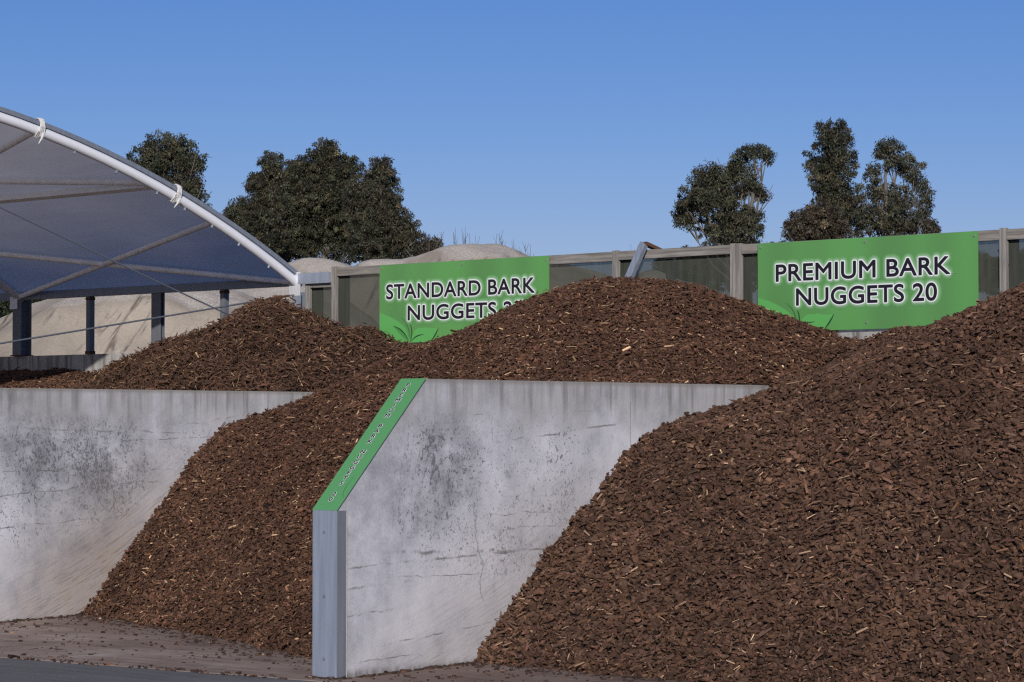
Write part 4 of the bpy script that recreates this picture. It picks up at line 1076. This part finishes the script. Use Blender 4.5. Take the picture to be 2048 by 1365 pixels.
def tree(name, label, Y, blobs, trunk_u, cat='tree', group=None, base=(0.060, 0.058, 0.036), depth=0.8, dens=1.0, pale_trunk=True, limb=True, leaf=0.105, grow=1.06):
    ppm = F_PX / Y
    foot = at(trunk_u, 860, Y); foot.z = 0.0
    root = empty(name, foot); tag(root, label, cat, group)
    cen, siz, ends = [], [], []
    for (u, v, ru, rv) in blobs:
        ru, rv = ru * grow * 0.97, rv * grow * 0.97
        p = at(u, v, Y); rx, rz = ru / ppm, rv / ppm
        ry = max(rx, rz) * depth
        dy = random.uniform(-0.5, 0.5) * ry
        nsub = max(5, int(dens * 30 * (rx * rz) ** 0.75 / 0.28 ** 1.0))
        q = rng.normal(0, 1, (nsub, 3)); q /= np.linalg.norm(q, axis=1)[:, None]
        q *= (rng.random(nsub) ** 0.45)[:, None]
        c = np.array([p.x, Y + dy, p.z])[None] + q * np.array([[rx, ry, rz]]) * 0.93
        cen.append(c); siz.append(np.full((nsub, 1), 1.0) * rng.uniform(0.17, 0.36, (nsub, 1)))
        n2 = int(nsub * 0.55)
        q = rng.normal(0, 1, (n2, 3)); q /= np.linalg.norm(q, axis=1)[:, None]; q *= rng.uniform(0.95, 1.32, n2)[:, None]
        cen.append(np.array([p.x, Y + dy, p.z])[None] + q * np.array([[rx, ry, rz]]))
        siz.append(rng.uniform(0.09, 0.20, (n2, 1)))
        ends.append(Vector((p.x, Y + dy, p.z)))
    cen, siz = np.concatenate(cen), np.concatenate(siz)
    V, Lp, Sz, Tn = leaf_cloud(cen - np.array(foot)[None], siz, 66, leaf, leaf * 0.34, base, 0.18)
    me = np_mesh('crown', V, Lp, Sz, {"tone": Tn})
    link('crown', me, M['leaf'], root)
    # trunk and limbs
    top = max(ends, key=lambda e: e.z)
    H = top.z
    q = MB()
    mid = Vector((0.25 * (top.x - foot.x), 0, H * 0.55)); tp = top - foot
    stem = [Vector((0, 0, -0.1)), Vector((0.05, 0, H * 0.2)), mid * 0.6 + Vector((0, 0, H * 0.08)), mid + Vector((0, 0, H * 0.05)), tp * 0.85, tp]
    r0 = 0.02 * H + 0.05
    q.tube(stem, [r0, r0 * 0.8, r0 * 0.65, r0 * 0.5, r0 * 0.25, 0.02], 8)
    if limb:
        for e in ends:
            e = e - foot
            zb = max(H * 0.25, min(e.z * 0.72, H * 0.75))
            f = zb / H
            b = Vector((tp.x * f * 0.8, 0, zb))
            m_ = b.lerp(e, 0.5) + Vector((0, 0, -0.12 * (e - b).length))
            q.tube([b, m_, e], [r0 * 0.22, r0 * 0.13, 0.012], 6)
            for _ in range(3):
                e2 = e + Vector((random.uniform(-1, 1), random.uniform(-1, 1), random.uniform(-0.4, 0.9))) * 0.55
                q.tube([m_.lerp(e, 0.5), e2], [r0 * 0.10, 0.008], 5)
    q.build('trunk', M['trunk'], root, smooth=True)
    return root

GT = 'gum trees beyond the yard'
tree('gum_tree', 'rounded gum tree with pale limbs showing over the white arch', 90, [(335, 296, 40, 30), (298, 312, 28, 24), (368, 318, 32, 30), (330, 335, 40, 30), (295, 345, 26, 22), (383, 365, 24, 20), (398, 388, 16, 14), (355, 372, 22, 22), (310, 372, 26, 22), (408, 425, 12, 12), (265, 330, 16, 12), (385, 335, 18, 18)], 335, group=GT, dens=0.75, base=(0.050, 0.052, 0.033))
CL = 'left part of the dense gum clump'
tree('gum_tree', 'lowest leftmost gum of the dense clump, against the white arch', 108, [(480, 425, 26, 22), (500, 458, 45, 36), (466, 438, 18, 18), (510, 500, 50, 36), (540, 470, 36, 36)], 505, group=GT, dens=1.25, base=(0.044, 0.043, 0.028))
tree('gum_tree', 'second gum of the dense clump with twin rounded tops', 112, [(547, 334, 24, 26), (545, 380, 38, 38), (520, 372, 26, 24), (560, 430, 50, 46), (530, 425, 40, 40), (592, 345, 20, 24), (560, 490, 50, 40)], 550, group=GT, dens=1.25, base=(0.046, 0.044, 0.028))
tree('gum_tree', 'tallest pointed gum in the middle of the dense clump', 110, [(654, 304, 22, 22), (648, 340, 42, 38), (612, 350, 32, 34), (692, 352, 32, 36), (650, 400, 62, 52), (604, 410, 48, 46), (700, 412, 44, 46), (650, 465, 66, 46), (600, 480, 44, 40), (700, 480, 44, 40)], 645, group=GT, dens=1.25, base=(0.043, 0.044, 0.027))
tree('gum_tree', 'gum at the right of the dense clump, stepping down to the sand', 106, [(762, 342, 24, 24), (757, 378, 34, 34), (778, 412, 28, 28), (800, 452, 32, 32), (815, 488, 36, 30), (722, 392, 26, 30), (728, 425, 34, 34), (742, 440, 42, 44), (745, 495, 50, 38), (775, 490, 36, 30)], 765, group=GT, dens=1.2, base=(0.047, 0.045, 0.030))
tree('gum_shrub', 'small greyish shrub at the right foot of the dense clump', 100, [(852, 492, 18, 14), (868, 486, 11, 9), (838, 500, 18, 14), (860, 505, 18, 12)], 852, 'shrub', dens=0.9, base=(0.055, 0.048, 0.038))
tree('gum_tree', 'lopsided gum with a drooping bough at upper right, above the wide post', 96, [(1412, 358, 34, 28), (1398, 400, 40, 34), (1445, 385, 40, 38), (1480, 332, 28, 24), (1512, 304, 24, 11), (1534, 311, 9, 12), (1448, 435, 48, 30), (1500, 372, 24, 18), (1520, 388, 14, 12), (1368, 438, 20, 16), (1488, 455, 34, 34), (1440, 468, 36, 18), (1500, 430, 22, 22), (1380, 415, 24, 20), (1462, 345, 18, 18)], 1462, group=GT, dens=0.85, base=(0.054, 0.054, 0.034))
tree('gum_tree', 'tall narrow gum standing behind the premium bark sign', 98, [(1668, 266, 36, 22), (1662, 300, 40, 26), (1640, 338, 26, 20), (1680, 335, 32, 26), (1656, 368, 34, 26), (1662, 410, 38, 36), (1700, 395, 28, 30), (1680, 445, 40, 34)], 1668, group=GT, dens=0.95, base=(0.047, 0.047, 0.031))
tree('gum_shrub', 'bushy reddish gum regrowth left of the tall narrow gum', 94, [(1618, 438, 28, 20), (1592, 460, 20, 18), (1645, 445, 34, 34), (1630, 470, 40, 22), (1660, 462, 30, 24)], 1630, 'shrub', dens=1.2, base=(0.058, 0.044, 0.032))
tree('gum_tree', 'open spreading gum, rightmost of the tall trees', 100, [(1768, 298, 30, 16), (1792, 318, 34, 22), (1824, 342, 22, 22), (1748, 345, 14, 18), (1752, 388, 22, 22), (1798, 395, 32, 28), (1850, 388, 11, 18), (1842, 425, 16, 24), (1780, 432, 40, 34), (1725, 430, 26, 32), (1815, 450, 34, 24), (1760, 456, 34, 20), (1838, 365, 12, 14)], 1790, group=GT, dens=0.62, base=(0.054, 0.052, 0.034))
tree('gum_shrub', 'small round shrub peeping over the right end of the premium sign', 92, [(1857, 455, 11, 14), (1862, 465, 13, 12)], 1858, 'shrub', dens=1.3, base=(0.052, 0.044, 0.032))
HB = 'dark trees seen through the netting'
tree('hedge_tree', 'dark tree mass behind the netting left of the premium sign', 118, [(1345, 530, 34, 20), (1390, 515, 40, 22), (1440, 505, 40, 26), (1500, 505, 44, 26), (1400, 545, 60, 26), (1480, 545, 60, 30), (1340, 560, 40, 20), (1545, 530, 40, 40)], 1430, 'tree', HB, dens=1.3, base=(0.035, 0.045, 0.028), limb=False)
tree('hedge_tree', 'dark tree mass behind the netting right of the premium sign', 124, [(1890, 530, 36, 16), (1940, 522, 36, 16), (1990, 528, 36, 14), (2040, 518, 36, 20), (2090, 525, 40, 22), (1900, 560, 50, 26), (1980, 560, 60, 26), (2060, 555, 50, 26), (1850, 560, 40, 24)], 1960, 'tree', HB, dens=1.2, base=(0.035, 0.045, 0.03), limb=False)
tree('hedge_tree', 'dark tree under the shed eave at the far left', 100, [(-10, 600, 40, 30), (35, 590, 40, 26), (90, 588, 40, 18), (140, 590, 34, 14), (10, 635, 50, 26), (235, 585, 20, 10), (70, 612, 50, 20), (190, 592, 30, 12)], 30, 'tree', dens=1.2, base=(0.036, 0.046, 0.026), limb=False)

# bare saplings behind the highest sand pile
def sapling(u, v_top, Y, label):
    foot = at(u, 860, Y); foot.z = 0.0
    H = at(u, v_top, Y).z
    q = MB()
    lean = random.uniform(-0.03, 0.03) * H
    stem = [Vector((lean * (k / 6) ** 2 + 0.03 * math.sin(k * 2.1 + u), 0.02 * math.cos(k + u), H * k / 6)) for k in range(7)]
    q.tube(stem, [0.04, 0.030, 0.022, 0.016, 0.011, 0.007, 0.004], 5)
    for k in range(26):
        f = random.uniform(0.55, 0.97); i = int(f * 6); b = stem[i].lerp(stem[i + 1], f * 6 - i)
        l_ = random.uniform(0.25, 0.9) * (1.2 - f) * 1.8
        a = random.uniform(0, 6.28)
        e = b + Vector((math.cos(a) * 0.38, math.sin(a) * 0.38, 1)).normalized() * l_
        q.tube([b, b.lerp(e, 0.5) + Vector((0.02, 0, 0)), e], [0.006, 0.005, 0.003], 4)
    o = q.build('bare_sapling', M['twig'], None, foot)
    tag(o, label, 'sapling', 'bare saplings on the skyline')
for k, (u, v) in enumerate([(886, 474), (894, 470), (901, 463), (910, 472), (922, 460), (928, 466), (934, 464), (940, 474), (965, 476), (990, 474), (1006, 478), (1012, 472), (1020, 484), (1029, 487), (1044, 500), (1052, 494), (1070, 495)]):
    sapling(u, v - 6, 84, 'thin leafless sapling sticking up over the highest sand pile')
for k, (u, v) in enumerate([(1268, 488), (1275, 491)]):
    sapling(u, v, 84, 'thin leafless sapling tip over the rail beside the bent steel brace')
for (u, v) in ((1447, 288), (1455, 284), (1434, 308)):
    pass
